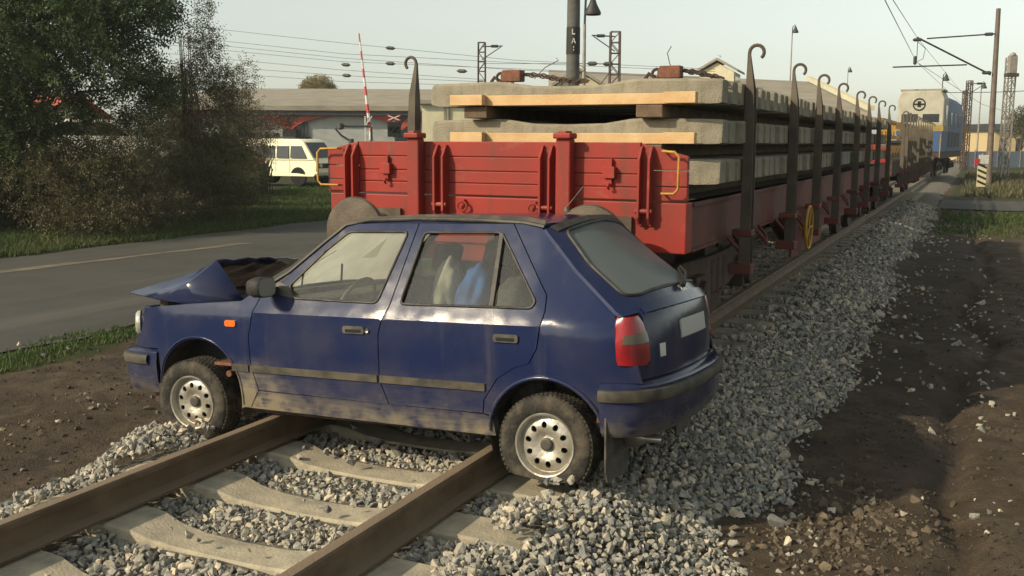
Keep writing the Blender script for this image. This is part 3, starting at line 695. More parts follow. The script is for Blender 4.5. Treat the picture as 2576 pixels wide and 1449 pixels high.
# roof
def roofmap(u, v, i=0.0):
    "u along X, v -1..1 across"
    e = sideY(u, 1.43)-.004; z = 1.472-.012*abs(u-.75)**2*3-.035*abs(v)**2.6
    if u < .15: z -= .28*(.15-u)**1.4
    if u > 1.3: z -= .55*(u-1.3)**1.3
    return (u-.0*v, e*v, z-i)
panel('roof', [(1.40, -1), (1.455, -.5), (1.47, 0), (1.455, .5), (1.40, 1), (.9, 1), (.5, 1), (.08, 1), (-.02, .6), (-.04, 0), (-.02, -.6), (.08, -1), (.5, -1), (.9, -1)], roofmap, 'paint', car, step=.12)
b = MB(); b.tube([(.17, 0, 1.475), (.175, 0, 1.505)], [.022, .012], 10); b.tube([(.175, 0, 1.50), (.06, 0, 1.63)], .0035, 5); b.build('aerial', 'plastic', car, smooth=50)
# windscreen
def wsmap(u, v, i=0.0):
    z = 1.435-(v*.44); hw = (.515+.22*v); x = 1.44+v*.55-.10*abs(u)**2.5*(1)-.0
    return (x-i*.6, u*hw, z-.02*abs(u)**2-i*.7)
ws = panel('windscreen', [(-1, 0), (1, 0), (1, 1), (-1, 1)], wsmap, 'gfront', car, step=.14, wall=False)
b = MB(); q = [wsmap(u, v) for u, v in [(-1, v/6) for v in range(7)]]; b.tube(q, .016, 6); b.tube([(x, -y, z) for x, y, z in q], .016, 6)
b.tube([wsmap(u/6, 0) for u in range(-6, 7)], .012, 6); b.build('windscreen_frame', 'seal', car, smooth=60)
# warning sticker on the screen
stk = MB(); c0 = Vector(wsmap(-.35, .22, -.012)); stk.add([Vector(wsmap(-.44, .60, .008)), Vector(wsmap(-.20, .60, .008)), Vector(wsmap(-.31, .28, .008))], [(0, 1, 2)]); stk.build('sticker', mat('paper_sticker', (.95, .93, .80), .6, trans=.6), ws)
# tailgate
ED = [(.06, .565, 1.385), (-.165, .655, 1.165), (-.43, .752, .945), (-.47, .60, .925), (-.50, .60, .80), (-.52, .60, .68), (-.515, .66, .60)]
CE = [(-.035, 1.452), (-.27, 1.25), (-.545, 1.04), (-.60, .96), (-.625, .80), (-.625, .69), (-.615, .60)]
VV = [0, .30, .60, .66, .80, .92, 1.0]
def hmap(u, v, i=0.0):
    ex = np.interp(v, VV, [e[0] for e in ED]); ey = np.interp(v, VV, [.565, .655, .735, .735, .72, .72, .735]); ez = np.interp(v, VV, [e[2] for e in ED])
    cx = np.interp(v, VV, [c[0] for c in CE]); cz = np.interp(v, VV, [c[1] for c in CE]); k = abs(u)**2.6
    return (cx*(1-k)+ex*k+i*.75, u*ey, cz*(1-k)+ez*k-i*.6)
xs_in = .84                                    # inner edge of the tail lamps
hatch = [(-1, 0), (-.5, 0), (0, 0), (.5, 0), (1, 0), (1, .3), (1, .635), (xs_in, .645), (xs_in, .92), (.96, .93), (.96, 1), (0, 1), (-.96, 1), (-.96, .93), (-xs_in, .92), (-xs_in, .645), (-1, .635), (-1, .3)]
rglass = [(-.82, .06), (0, .035), (.82, .06), (.86, .3), (.84, .53), (.7, .56), (0, .575), (-.7, .56), (-.84, .53), (-.86, .3)]
hp = [(u, v*1.0) for u, v in hatch]
tg = panel('tailgate', hp, hmap, 'paint', car, [cham(rglass, .05)], step=.075)
panel('rear_window', cham(rglass, .05), hmap, 'grear', tg, step=.09, off=-.006, wall=False)
b = MB(); pp = [Vector(hmap(u, v)) for u, v in dens_poly(cham(rglass, .05), .08)]; b.tube(pp+pp[:2], .011, 6, False); b.build('window_seal', 'seal', tg, smooth=60)
panel('spoiler_lip', [(-.95, -.0), (.95, -.0), (.90, .045), (0, .03), (-.90, .045)], hmap, 'seal', tg, off=.012, thick=.014)
panel('crease_strip', [(-.80, .62), (.80, .62), (.80, .66), (-.80, .66)], hmap, 'paint', tg, off=.016, thick=.018, smooth=20)  # raised body-colour strip shaped to draw the crease's shadow line
panel('number_plate', [(-.33, .735), (.33, .735), (.33, .83), (-.33, .83)], hmap, mat('number_plate_white', (.5, .5, .46), .5), tg, off=.012, thick=.012, smooth=20)
panel('badge', cham([(-.06, .60), (.06, .60), (.06, .655), (-.06, .655)], .03), hmap, 'chrome', tg, off=.01, thick=.012)
panel('sticker', [(.62, .83), (.70, .83), (.70, .905), (.62, .905)], hmap, 'white', tg, off=.003, thick=.003)
b = MB(); b.tube([hmap(.02, .585, -.02), hmap(-.0, .60, -.03)], .022, 8); b.tube([hmap(.0, .59, -.04), hmap(-.30, .53, -.045), hmap(-.62, .46, -.035)], .008, 6)
b.bar(hmap(-.15, .565, -.02), hmap(-.72, .455, -.016), .012, .02); b.build('rear_wiper', 'black', tg)
# tail lamps wrap from the side of the tailgate to the quarter panel
def lampmap(s):
    def f(u, v, i=0.0):
        "u 0 at the quarter panel .. 1 at the tailgate, v height"
        z = v; p0 = Vector((-.408-.018*(.93-v)/.23, sideY(-.41, v)-.003, z)); p1 = Vector(hmap(xs_in-.01, np.interp(z, [.60, .68, .80, .925], [1, .92, .80, .63]))); p1.z = z
        c = Vector((-.53, .758, z)); t = u; q = p0*(1-t)**2+c*2*t*(1-t)+p1*t*t
        n_ = Vector((-.6, .8, 0)).normalized()*i
        return (q.x-n_.x, s*(q.y-n_.y), q.z)
    return f
for s in (1, -1):
    tl = panel('tail_light', cham([(0, .683), (0, .928), (.95, .936), (1, .70), (.85, .675)], .04), lampmap(s), 'lensred', car, step=.08, off=.008, thick=.05)
    panel('smoked_band', cham([(.16, .79), (.2, .835), (1.0, .85), (.99, .795)], .02), lampmap(s), 'lensgrey', tl, step=.08, off=.0115, thick=.006)
# bumpers: a section swept along a plan curve
def bumper(name, path, prof, m, parent):
    P2 = [Vector(p) for p in path]; fine = []
    for i in range(len(P2)-1):
        for k in range(4):
            a, b_, c, d = P2[max(i-1, 0)], P2[i], P2[i+1], P2[min(i+2, len(P2)-1)]; t = k/4
            fine.append(.5*((2*b_)+(c-a)*t+(2*a-5*b_+4*c-d)*t*t+(3*b_-a-3*c+d)*t**3))
    fine.append(P2[-1]); vs = []; n = len(prof)
    for i, p in enumerate(fine):
        d = (fine[min(i+1, len(fine)-1)]-fine[max(i-1, 0)]).normalized(); nrm = Vector((d.y, -d.x))
        for o_, z in prof: q = p+nrm*o_; vs.append((q.x, q.y, z))
    fs = [(i*n+k, i*n+k+1, (i+1)*n+k+1, (i+1)*n+k) for i in range(len(fine)-1) for k in range(n-1)]
    return MB().add(vs, fs).build(name, m, parent, smooth=40)
RB = [(-.345, .797), (-.42, .792), (-.53, .74), (-.615, .60), (-.665, .3), (-.675, 0), (-.665, -.3), (-.615, -.60), (-.53, -.74), (-.42, -.792), (-.345, -.797)]
FB = [(2.76, -.79), (2.96, -.775), (3.12, -.70), (3.23, -.45), (3.27, 0), (3.23, .45), (3.12, .70), (2.96, .775), (2.76, .79)]
prof = [(-.09, .592), (-.02, .585), (.004, .57), (.010, .50), (.002, .40), (-.015, .33), (-.04, .298), (-.12, .29)]
stripp = [(.006, .556), (.024, .552), (.032, .525), (.024, .494), (.006, .49)]
rb = bumper('rear_bumper', RB, [(-o_, z) for o_, z in prof] if False else prof, 'paint', car); bumper('bumper_strip', RB, stripp, 'trimstrip', rb)
fb = bumper('front_bumper', FB, prof, 'paint', car); bumper('bumper_strip', [(2.83, -.788)]+FB[1:-1]+[(2.83, .788)], stripp, 'trimstrip', fb)
# front end: grille panel, lamps
b = MB(); b.box(3.0, 3.10, -.62, .62, .585, .66); b.box(2.94, 3.0, -.66, .66, .585, .86); b.build('front_panel', 'paint', car, .01)
b = MB(); [b.box(3.01, 3.075, -.34, .34, z, z+.012) for z in (.68, .71, .74, .77, .80)]; b.box(2.995, 3.01, -.34, .34, .66, .83); b.build('grille', 'plastic', car)
for s in (1, -1):
    b = MB()
    n = 16; ring = []
    for (k, o_) in ((1, 0), (1.0, .02), (.8, .035), (.3, .04)):
        ring.append([(3.0+o_*.8+(-.05*math.cos(a)*k), s*(.685+.06*math.cos(a)*k+o_*.5), .75+.085*math.sin(a)*k) for a in [2*math.pi*i/n for i in range(n)]])
    vs = sum(ring, []); fs = [(r_*n+i, r_*n+(i+1) % n, (r_+1)*n+(i+1) % n, (r_+1)*n+i) for r_ in range(3) for i in range(n)]+[tuple(range(3*n, 4*n))]
    b.add(vs, fs).build('headlight', 'lensclear', car, smooth=50)
# crumpled bonnet
near = [(1.98, .60, 1.005), (2.10, .665, .900), (2.34, .625, 1.10), (2.385, .61, 1.175), (2.52, .635, 1.105), (2.80, .63, 1.03), (3.19, .60, .94)]
mid = [(1.97, 0, 1.02), (2.14, 0, 1.00), (2.36, 0, 1.09), (2.52, 0, 1.165), (2.64, 0, 1.12), (2.92, .02, 1.03), (3.16, 0, .91)]
far = [(1.96, -.62, 1.0), (2.15, -.66, .95), (2.40, -.65, 1.06), (2.68, -.60, 1.125), (2.78, -.63, 1.07), (2.95, -.64, .99), (3.10, -.63, .90)]
b = MB(); cols = []
for j in range(13):
    t = j/12*2
    a, c, k = (near, mid, t) if t <= 1 else (mid, far, t-1)
    w_ = .007*math.sin(j*2.1)*(0 < j < 12)
    cols.append([Vector(p).lerp(Vector(q), k)+Vector((w_*.5, 0, w_ if 0 < i < 6 else 0)) for i, (p, q) in enumerate(zip(a, c))])
cols = [c[3:] for c in cols]; n = 4; b.add(sum(cols, []), [(j*n+i, j*n+i+1, (j+1)*n+i+1, (j+1)*n+i) for j in range(12) for i in range(n-1)])
# folded down side flap
fl = [near[1], near[3], near[4], near[5], near[6], (2.56, .705, 1.015), (2.80, .715, .912), (2.42, .735, .885)]
b.add(fl, [(0, 1, 5, 7), (1, 2, 5), (2, 3, 6, 5), (3, 4, 6), (5, 6, 7)])
bon = b.build('bonnet', 'paint', car, smooth=12, recalc=False)
bon.data.materials.append(MT['dark']); so_ = bon.modifiers.new('thickness', 'SOLIDIFY'); so_.thickness = .012; so_.offset = 0
b = MB(); vs = []
for j in range(9):
    y = -.6+1.2*j/8; vs += [(1.97, y, 1.005), (2.08, y, .97+.02*math.sin(j*2)), (2.22, y, .90+.03*math.sin(j*1.7)), (2.36, y, .94+.02*math.sin(j*2.4)), (2.44, y, .90)]
b.add(vs, [(j*5+i, j*5+i+1, j*5+6+i, j*5+5+i) for j in range(8) for i in range(4)]); b.build('torn_bonnet_rear', 'plastic', car, smooth=30)
# engine bay seen under it
b = MB(); b.box(2.05, 2.88, -.60, .60, .40, .82); b.build('engine_bay', 'dark', car)
b = MB(); b.box(2.86, 2.93, -.45, .58, .70, .93)
for y in np.arange(-.4, .56, .05): b.box(2.93, 2.935, y, y+.02, .72, .92)
b.build('radiator', 'rust', car)
b = MB(); b.box(2.35, 2.62, -.1, .3, .82, .93); b.box(2.2, 2.45, -.5, -.25, .82, .92); b.tube([(2.5, .1, .9), (2.65, .3, .95), (2.85, .35, .88)], .03, 8); b.lathe([(0, .09), (.04, .09), (.05, .04)], 'z', 14, (2.25, .42, .82)); b.build('engine', 'plastic', car, .01, 40)
b = MB(); b.box(1.90, 2.06, -.66, .66, .93, .985); b.build('cowl', 'plastic', car, .01)
b = MB(); b.tube([(1.99, .25, .99), (1.78, .50, 1.13), (1.67, .30, 1.24)], .008, 6); b.tube([(1.99, -.2, .99), (1.80, .05, 1.13)], .008, 6); b.build('windscreen_wipers', 'black', car)
# door mirrors
for s in (1, -1):
    b = MB(); pr = []
    for (x, k) in ((1.765, .9), (1.775, 1.0), (1.83, 1.0), (1.875, .75), (1.895, .35)):
        pr.append([(x, s*(.865+.085*k*math.copysign(abs(math.cos(a))**.6, math.cos(a))), 1.035+.062*k*math.copysign(abs(math.sin(a))**.6, math.sin(a))) for a in [2*math.pi*i/16 for i in range(16)]])
    b.add(sum(pr, []), [(r_*16+i, r_*16+(i+1) % 16, (r_+1)*16+(i+1) % 16, (r_+1)*16+i) for r_ in range(4) for i in range(16)]+[tuple(range(64, 80))]); b.box(1.78, 1.86, s*.74 if s > 0 else -.80, s*.80 if s > 0 else -.74, .99, 1.03)
    mm = b.build('door_mirror', 'black', car, smooth=50)
    b = MB(); b.add([(1.766, s*(.865+.078*math.copysign(abs(math.cos(a))**.6, math.cos(a))), 1.035+.055*math.copysign(abs(math.sin(a))**.6, math.sin(a))) for a in [2*math.pi*i/16 for i in range(16)]], [tuple(range(16))])
    b.build('mirror_glass', mat('painted_mirror_reflection', (.55, .57, .52), .2, .55), mm)  # pale grey-green base colour stands in for a bright reflection
# wheels
TR, TW = .292, .185
def make_wheel(s, loc, rot, flat=None):
    root = bpy.data.objects.new('wheel', None); C.objects.link(root); root.parent = car; root.empty_display_size = .1
    root.matrix_local = Matrix.Translation(loc) @ rot
    w2 = TW/2
    pr = [(-w2*.78, .166), (-w2*.95, .178), (-w2*1.05, .205), (-w2*1.04, .235), (-w2*.93, .260), (-w2*.78, .270), (0, .274), (w2*.78, .270), (w2*.93, .260), (w2*1.04, .235), (w2*1.05, .205), (w2*.95, .178), (w2*.78, .166)]
    b = MB(); b.lathe(pr, 'y', 56)
    for k in range(64):
        a = 2*math.pi*k/64
        for j, yy in enumerate((-.066, -.034, 0, .034, .066)):
            aa = a+(.5 if j % 2 else 0)*2*math.pi/64
            Mx = Matrix.Rotation(-aa, 4, 'Y') @ Matrix.Translation((.2725, yy, 0)) @ Matrix.Rotation(R((-1)**j*12), 4, 'X')
            b.box(-.006, .004, -.0125, .0125, -.0095, .0095, Mx)
    if flat is not None:
        up = (car.matrix_world.to_3x3() @ (rot.to_3x3())).inverted() @ Vector((0, 0, 1)); up.y = 0; up.normalize()
        nv = []
        for v in b.v:
            v = Vector(v); h = v.dot(up)
            if h < -flat:
                dd = -flat-h; v = v+up*dd*.93; v.y += math.copysign(dd*.35, v.y)*(1 if abs(v.y) > .03 else .2)
            nv.append(tuple(v))
        b.v = nv
    b.build('tyre', 'tyre', root, smooth=40)
    # pressed steel rim, outer face towards s
    rp = [(s*.084, .176), (s*.092, .172), (s*.088, .164), (s*.066, .157), (s*.048, .153), (s*.045, .148)]
    b = MB(); b.lathe(rp, 'y', 48); b.lathe([(s*.045, .150), (-s*.08, .150), (-s*.085, .166)], 'y', 48)
    rim = b.build('rim', 'rim', root, smooth=40)
    def dm(u, v, i=0.0):
        rr = math.hypot(u, v); y = np.interp(rr, [0, .035, .04, .075, .10, .128, .145, .155], [.052, .052, .045, .062, .066, .060, .046, .044]); return (u, s*(y-i), v)
    holes = []
    for k in range(10):
        a = 2*math.pi*k/10+.2; c_ = Vector((math.cos(a), math.sin(a)))*.108; t_2 = Vector((-c_.y, c_.x)).normalized(); rd_ = c_.normalized()
        holes.append([tuple(c_+rd_*.019*math.cos(q)+t_2*.016*math.sin(q)) for q in [2*math.pi*i/10 for i in range(10)]])
    panel('wheel_disc', [(.155*math.cos(a), .155*math.sin(a)) for a in [2*math.pi*i/48 for i in range(48)]], dm, 'rim', rim, holes, step=.018, thick=.012, smooth=30)
    MB().lathe([(s*.03, .150), (s*.028, .0)], 'y', 24).build('brake_backing', 'dark', rim)
    b = MB(); b.lathe([(s*.045, .036), (s*.066, .034), (s*.070, .028), (s*.070, .0)], 'y', 20); b.build('hub_cap', 'plastic', rim, smooth=30)
    return root
Z3 = Matrix.Identity(4)
make_wheel(1, (2.46, .72, .272), Rm(R(3), 'Z') @ Rm(R(-3), 'X')); make_wheel(-1, (2.46, -.70, .30), Rm(R(3), 'Z'))
make_wheel(1, (-.028, .705, .225), Rm(R(0), 'Z') @ Rm(R(1.5), 'X'), flat=.178); make_wheel(-1, (-.03, -.69, .28), Z3)
b = MB(); b.tube([(-.03, -.6, .28), (-.03, .6, .25)], .03, 8); b.tube([(2.45, -.6, .28), (2.45, .6, .28)], .025, 8); b.build('axle', 'rust', car)
b = MB(); b.tube([(2.24, .50, .50), (2.22, .62, .47), (2.20, .74, .46)], .022, 8); b.box(2.16, 2.30, .55, .76, .515, .535); b.build('suspension_bracket', 'rustblock', car, .004)
b = MB(); b.box(-.36, -.30, .60, .72, .36, .52); b.build('fuel_pipe_cover', 'rustblock', car, .005)
# underfloor, mud flap, exhaust
b = MB(); b.box(-.30, 2.9, -.68, .68, .22, .30); b.build('underbody', 'rust', car)
for s in (1, -1): b = MB(); b.prism([(s*.46, .05), (s*.44, .42), (s*.80, .42), (s*.805, .12), (s*.78, .06)], 'x', -.385, -.375); b.build('mud_flap', 'plastic', car)
b = MB(); b.lathe([(-.60, .022), (-.50, .022)], 'x', 14, (0, .52, .255)); b.lathe([(-.60, .018), (-.51, .018)], 'x', 14, (0, .52, .255)); b.tube([(-.51, .52, .255), (-.44, .5, .25), (-.3, .4, .25)], [.024, .06, .06], 12); b.build('exhaust', 'chrome', car, smooth=50)
# inside
def seat(x, y, bench=0):
    r = bpy.data.objects.new('seat', None); C.objects.link(r); r.parent = car; hw = .24 if not bench else .58
    b = MB(); b.box(x-.05, x+.45, y-hw, y+hw, .38, .56); b.build('seat_cushion', 'seat', r, .04)
    b = MB(); Mx = Matrix.Translation((x, y, .52)) @ Matrix.Rotation(R(-16), 4, 'Y'); b.box(-.07, .06, -hw, hw, 0, .60, Mx); b.build('seat_back', 'seat', r, .04)
    if not bench:
        b = MB(); b.box(-.05, .04, -.12, .12, .63, .80, Mx); b.build('headrest', 'seat', r, .03)
for s in (1, -1): seat(1.02, s*.33)
seat(.12, 0, 1)
b = MB(); b.box(1.62, 1.95, -.68, .68, .72, .95); b.build('dashboard', 'plastic', car, .04)
b = MB(); ce = Vector((1.50, .33, .90)); Mx = Matrix.Translation(ce) @ Rm(R(-28), 'Y')
b.tube([Mx @ Vector((0, .18*math.cos(a), .18*math.sin(a))) for a in [2*math.pi*i/24 for i in range(26)]], .014, 8, False); b.bar(Mx @ Vector((0, -.17, 0)), Mx @ Vector((0, .17, 0)), .03); b.tube([ce, ce+Vector((.2, 0, -.12))], .03, 8); b.build('steering_wheel', 'plastic', car, smooth=50)
b = MB(); b.box(-.5, 2.0, -.70, .70, .30, .36); b.build('cabin_floor', 'dark', car)
b = MB(); b.box(-.42, .02, -.62, .62, .80, .815); b.build('parcel_shelf', 'seat', car)
# things heaped in the back seat
cm = car.matrix_world
def blob(name, c, r, m, label, cat, seed, sy=1):
    bm = bmesh.new(); bmesh.ops.create_icosphere(bm, subdivisions=4, radius=1)
    for v in bm.verts:
        k = 1+.35*float(fbm(v.co.x*1.6+seed, v.co.y*1.6+v.co.z*1.3, 4))*2; v.co = Vector((v.co.x*r[0], v.co.y*r[1], v.co.z*r[2]))*k
    me = bpy.data.meshes.new(name); bm.to_mesh(me); bm.free(); finish(me, m, 180); o = bpy.data.objects.new(name, me); C.objects.link(o)
    o.matrix_world = cm @ Matrix.Translation(c); return tag(o, label, cat)
blob('bag', (.56, .42, .93), (.12, .20, .22), 'blueplastic', 'crumpled blue bag seen through the rear door window of the car', 'bag', 1)
blob('jacket', (.74, .42, .95), (.09, .15, .24), 'bagcloth', 'pale crumpled cloth behind the front seat, left in the rear door window', 'cloth', 5)
blob('jacket', (.34, .35, .90), (.15, .22, .20), 'seat', 'dark clothes heaped on the back seat beside the blue bag', 'clothes', 9)

# ================================================================== FLAT WAGONS
def hookstake(s, y, x, z0=.72, z1=2.40, m='brownsteel', parent=None):
    "tapered channel post with a curled hook on top, hook turned outwards"
    b = MB(); st_ = [(z0, .064, .085), (1.1, .060, .082), (1.9, .052, .074), (2.12, .044, .064), (z1-.1, .020, .036), (z1, .012, .02)]
    vs = []
    for z, hw, d in st_:       # channel: web outside, two flanges turned in
        t = min(.012, hw*.5); vs += [(x+s*0, y-hw, z), (x, y-hw, z), (x, y+hw, z), (x+s*d, y+hw, z), (x+s*d, y+hw-t, z), (x+s*t, y+hw-t, z), (x+s*t, y-hw+t, z), (x+s*d, y-hw+t, z), (x+s*d, y-hw, z)]
    n = 9; fs = [(i*n+k, i*n+(k+1) % n, (i+1)*n+(k+1) % n, (i+1)*n+k) for i in range(len(st_)-1) for k in range(n)]+[tuple(range(n)), tuple(range((len(st_)-1)*n, len(st_)*n))]
    b.add(vs, fs)
    c = (x+s*.012+s*.055, z1+.0)
    b.tube([(x+s*.012, y, z1-.12)]+[(c[0]-s*.055*math.cos(R(a)), y, c[1]+.055*math.sin(R(a))) for a in range(0, 231, 23)], .014, 7)
    b.box(x-.03, x+.03, y-.13, y+.13, z0-.02, z0+.10) if False else None
    st = b.build('stake', m, parent, smooth=30)
    b = MB(); b.box(*sorted((x-s*.06, x+s*.095)), y-.075, y+.075, z0+.27, z0+.32); b.build('stake_strap', 'reddull', parent, .006)
    MB().box(*sorted((x-s*.08, x+s*.10)), y-.08, y+.08, z0-.03, z0+.05).build('stake_pocket', 'reddull', parent, .006)
    return st
def bogie(parent, yc):
    for s in (1, -1):
        b = MB(); b.prism([(yc-1.45, .62), (yc-1.2, .75), (yc-.3, .72), (yc+.3, .72), (yc+1.2, .75), (yc+1.45, .62), (yc+1.1, .50), (yc+.45, .38), (yc-.45, .38), (yc-1.1, .50)], 'x', s*.99, s*1.06)
        for dy in (-.9, .9): b.box(s*1.0-.04, s*1.0+.14, yc+dy-.16, yc+dy+.16, .32, .62); b.lathe([(0, .13), (s*.09, .12), (s*.10, .0)], 'x', 16, (s*1.10, yc+dy, .46))
        for dy in (-.22, 0, .22): b.lathe([(.36, .055), (.68, .055)], 'z', 10, (s*1.02, yc+dy, 0))
        b.build('bogie_frame', 'rust', parent, .01)
    for dy in (-.9, .9):
        for s in (1, -1):
            b = MB(); b.lathe([(s*.66, .0), (s*.66, .30), (s*.675, .49), (s*.70, .49), (s*.71, .462), (s*.80, .458), (s*.81, .42), (s*.79, .37), (s*.77, .2), (s*.81, .12), (s*.81, 0)], 'x', 36, (0, yc+dy, .46)); b.build('wheel', 'rust', parent, smooth=40)
        MB().tube([(-.75, yc+dy, .46), (.75, yc+dy, .46)], .08, 12).build('axle', 'rust', parent)
    MB().box(-1.0, 1.0, yc-.25, yc+.25, .55, .85).build('bogie_bolster', 'rust', parent, .01)
def headboard(parent, y, f, m='red'):
    "drop end of planks; f = -1 faces the camera"
    def B(n_): return MB()
    y0, y1 = sorted((y, y+f*-.045))
    # planks in three bays plus the two sloping end bays
    bays = [(-1.25, -.77), (-.45, .33), (.57, 1.03)]
    full = [(-1.54, 1.38)]
    zz = [1.315, 1.405, 1.495, 1.60, 1.715]
    b = MB()
    for k in range(4): b.prism([(-1.245, zz[k]+.003), (1.045, zz[k]+.003), (1.045, zz[k+1]-.003), (-1.245, zz[k+1]-.003)], 'y', y0, y1)
    b.box(-1.24, 1.04, y0+.01, y1-.01, 1.32, 1.70)
    for (xa, xb, za, zb) in ((-1.255, -1.54, 1.71, 1.645), (1.055, 1.38, 1.705, 1.62)):
        lo_, hi_ = min(xa, xb), max(xa, xb)
        tl_ = za if xa < xb else zb; tr_ = zb if xa < xb else za
        for (p0, p1) in ((1.315, 1.41), (1.416, 1.52)): b.prism([(lo_, p0), (hi_, p0), (hi_, p1), (lo_, p1)], 'y', y0, y1)
        b.prism([(lo_, 1.526), (hi_, 1.526), (hi_, tr_), (lo_, tl_)], 'y', y0, y1)
    b.build('end_board', m, parent, .005)
    ya, yb = sorted((y+f*.004, y+f*.10))
    for xa, xb in ((-.755, -.655), (.455, .565)):
        b = MB(); b.box(xa, xb, ya, yb, 1.06, 1.735); b.box(xa-.012, xb+.012, ya-.03, yb+.012, 1.735, 1.775); b.box(xa+.02, xb-.02, min(ya, yb)-.02, max(ya, yb), 1.765, 1.79); b.build('post', m, parent, .01)
    for xc in (-1.295, -.50, .36, 1.095):
        b = MB()
        for dx in (-.036, .036):
            yl, yh = sorted((y+f*.002, y+f*.085))
            pts = [(y+f*.002, 1.30), (y+f*.002, 1.69), (y+f*.03, 1.68), (y+f*.085, 1.60), (y+f*.085, 1.20), (y+f*.05, 1.15), (y+f*.002, 1.17)]
            b.prism(pts, 'x', xc+dx-.009, xc+dx+.009)
        b.box(xc-.05, xc+.05, *sorted((y+f*.003, y+f*.012)), 1.14, 1.66); b.tube([(xc-.06, y+f*.06, 1.245), (xc+.06, y+f*.06, 1.245)], .018, 8)
        b.build('hinge', m, parent, .003)
    for xc in (-.985, .83):
        b = MB(); b.box(xc-.045, xc+.045, *sorted((y+f*.003, y+f*.05)), 1.465, 1.545); b.box(xc-.02, xc+.02, *sorted((y+f*.003, y+f*.03)), 1.42, 1.60)
        b.tube([(xc, y+f*.03, 1.43), (xc+.0, y+f*.055, 1.41), (xc, y+f*.03, 1.39)], .01, 6); b.build('latch', m, parent, .005)
    for xc in (-.32, .26):
        b = MB(); b.tube([(xc+.04*math.cos(a), y+f*.035, 1.235+.035*math.sin(a)) for a in [2*math.pi*i/14 for i in range(16)]], .009, 6, False); b.box(xc-.015, xc+.015, *sorted((y+f*.002, y+f*.03)), 1.26, 1.285); b.build('tie_ring', m, parent)
def wagon(y0, L, stakes, label, main=True, stake_m='brownsteel', redm='red', side='reddull'):
    r = empty('flat_wagon', (0, y0, 0), 0, label, 'railway wagon')
    xl, xr = -1.50, 1.38
    b = MB(); b.box(xl+.02, xr-.02, .05, L-.05, 1.255, 1.30); b.build('deck', 'deck', r)
    # headstock: end beam
    for (ya, yb) in ((.0, .16), (L-.16, L)):
        b = MB(); b.box(xl-.02, xr+.0, ya, yb, .955, 1.305); b.box(xl+.3, xr-.3, ya+.02, yb-.02, .82, .955); b.build('headstock', redm, r, .008)
    for s, x in ((1, xr), (-1, xl)):
        b = MB(); xi = x-s*.012
        b.prism([(.16, .97), (.16, 1.29), (L-.16, 1.29), (L-.16, .97)], 'x', *sorted((xi-s*.012, xi)))
        b.box(*sorted((x-s*.10, x+s*.012)), .16, L-.16, 1.275, 1.30) ; b.box(*sorted((x-s*.10, x+s*.006)), .16, L-.16, .955, .975)
        b.build('solebar', side, r)
        # fish-bellied lower truss between the bogies
        b = MB(); xi = x-s*.16; b.prism([(3.8, .955), (4.9, .56), (L-4.9, .56), (L-3.8, .955)], 'x', *sorted((xi-s*.03, xi))); b.build('truss_beam', side, r, .005)
    if main: headboard(r, 0, -1, redm)
    headboard(r, L, 1, redm) if main else None
    for y in stakes:
        hookstake(1, y-y0, 1.492, parent=r, m=stake_m); hookstake(-1, y-y0, -1.44, parent=r, m=stake_m)
    bogie(r, 2.35); bogie(r, L-2.35)
    for ye, f in ((0, -1), (L, 1)):
        for x in (-1.03, .83):
            b = MB(); b.lathe([(0, .11), (f*.22, .11), (f*.22, .085), (f*.36, .085), (f*.365, .245), (f*.385, .255), (f*.41, .245), (f*.435, .12), (f*.44, 0)], 'y', 36, (x, ye, 1.05)); b.box(x-.17, x+.17, *sorted((ye, ye+f*.03)), .90, 1.20); b.build('buffer', 'oldsteel', r, smooth=35)
        b = MB(); b.box(-.06, .06, *sorted((ye, ye+f*.12)), .96, 1.10); b.tube([(0, ye+f*.12, 1.03), (0, ye+f*.22, .98), (0, ye+f*.20, .75), (0, ye+f*.12, .62)], .028, 8); b.build('coupling', 'rust', r)
    for i, y in enumerate(np.arange(1.0, L-1, 1.02)):          # lashing rings and brake rods along the side
        if i > 14: break
        b = MB(); yy = float(y)+.25; b.tube([(xr+.03, yy-.10, .98), (xr+.10, yy-.08, .90), (xr+.12, yy, .84), (xr+.10, yy+.08, .90), (xr+.03, yy+.10, .98)], .017, 6); b.build('lashing_ring', side, r)
    b = MB(); b.tube([(1.0, 2.5, .78), (1.0, L-2.5, .78)], .03, 6); b.box(-.5, .5, 5.0, 6.2, .55, .95); b.lathe([(0, .2), (1.2, .2)], 'y', 20, (-.1, 7, .72)); b.build('brake_gear', 'rust', r)
    return r
MT['oldsteel'] = mat('worn_buffer_steel', (.13, .10, .07), .65, .2, (.075, .055, .038), 7, .2, 50)
STK = [7.9, 9.95, 11.6, 13.35, 15.45, 17.2, 18.95, 21.2]
W1 = wagon(6.65, 16.6, STK, 'red flat wagon with planked end board and hooked stakes, loaded with concrete sleepers')
# yellow grab handles on both ends of the end board
for (xa, xb) in ((-1.59, -1.40), (1.335, 1.22)):
    b = MB(); y = -.07; b.tube([(xb, -.02, 1.655), (xb, y, 1.655), (xa+(.03 if xa < 0 else -.03), y, 1.65), (xa, y, 1.62), (xa, y, 1.40), (xa+(.03 if xa < 0 else -.03), y, 1.37), (xb, y, 1.37), (xb, -.02, 1.37)], .009, 8); b.build('grab_handle', 'yellow', W1, smooth=60)
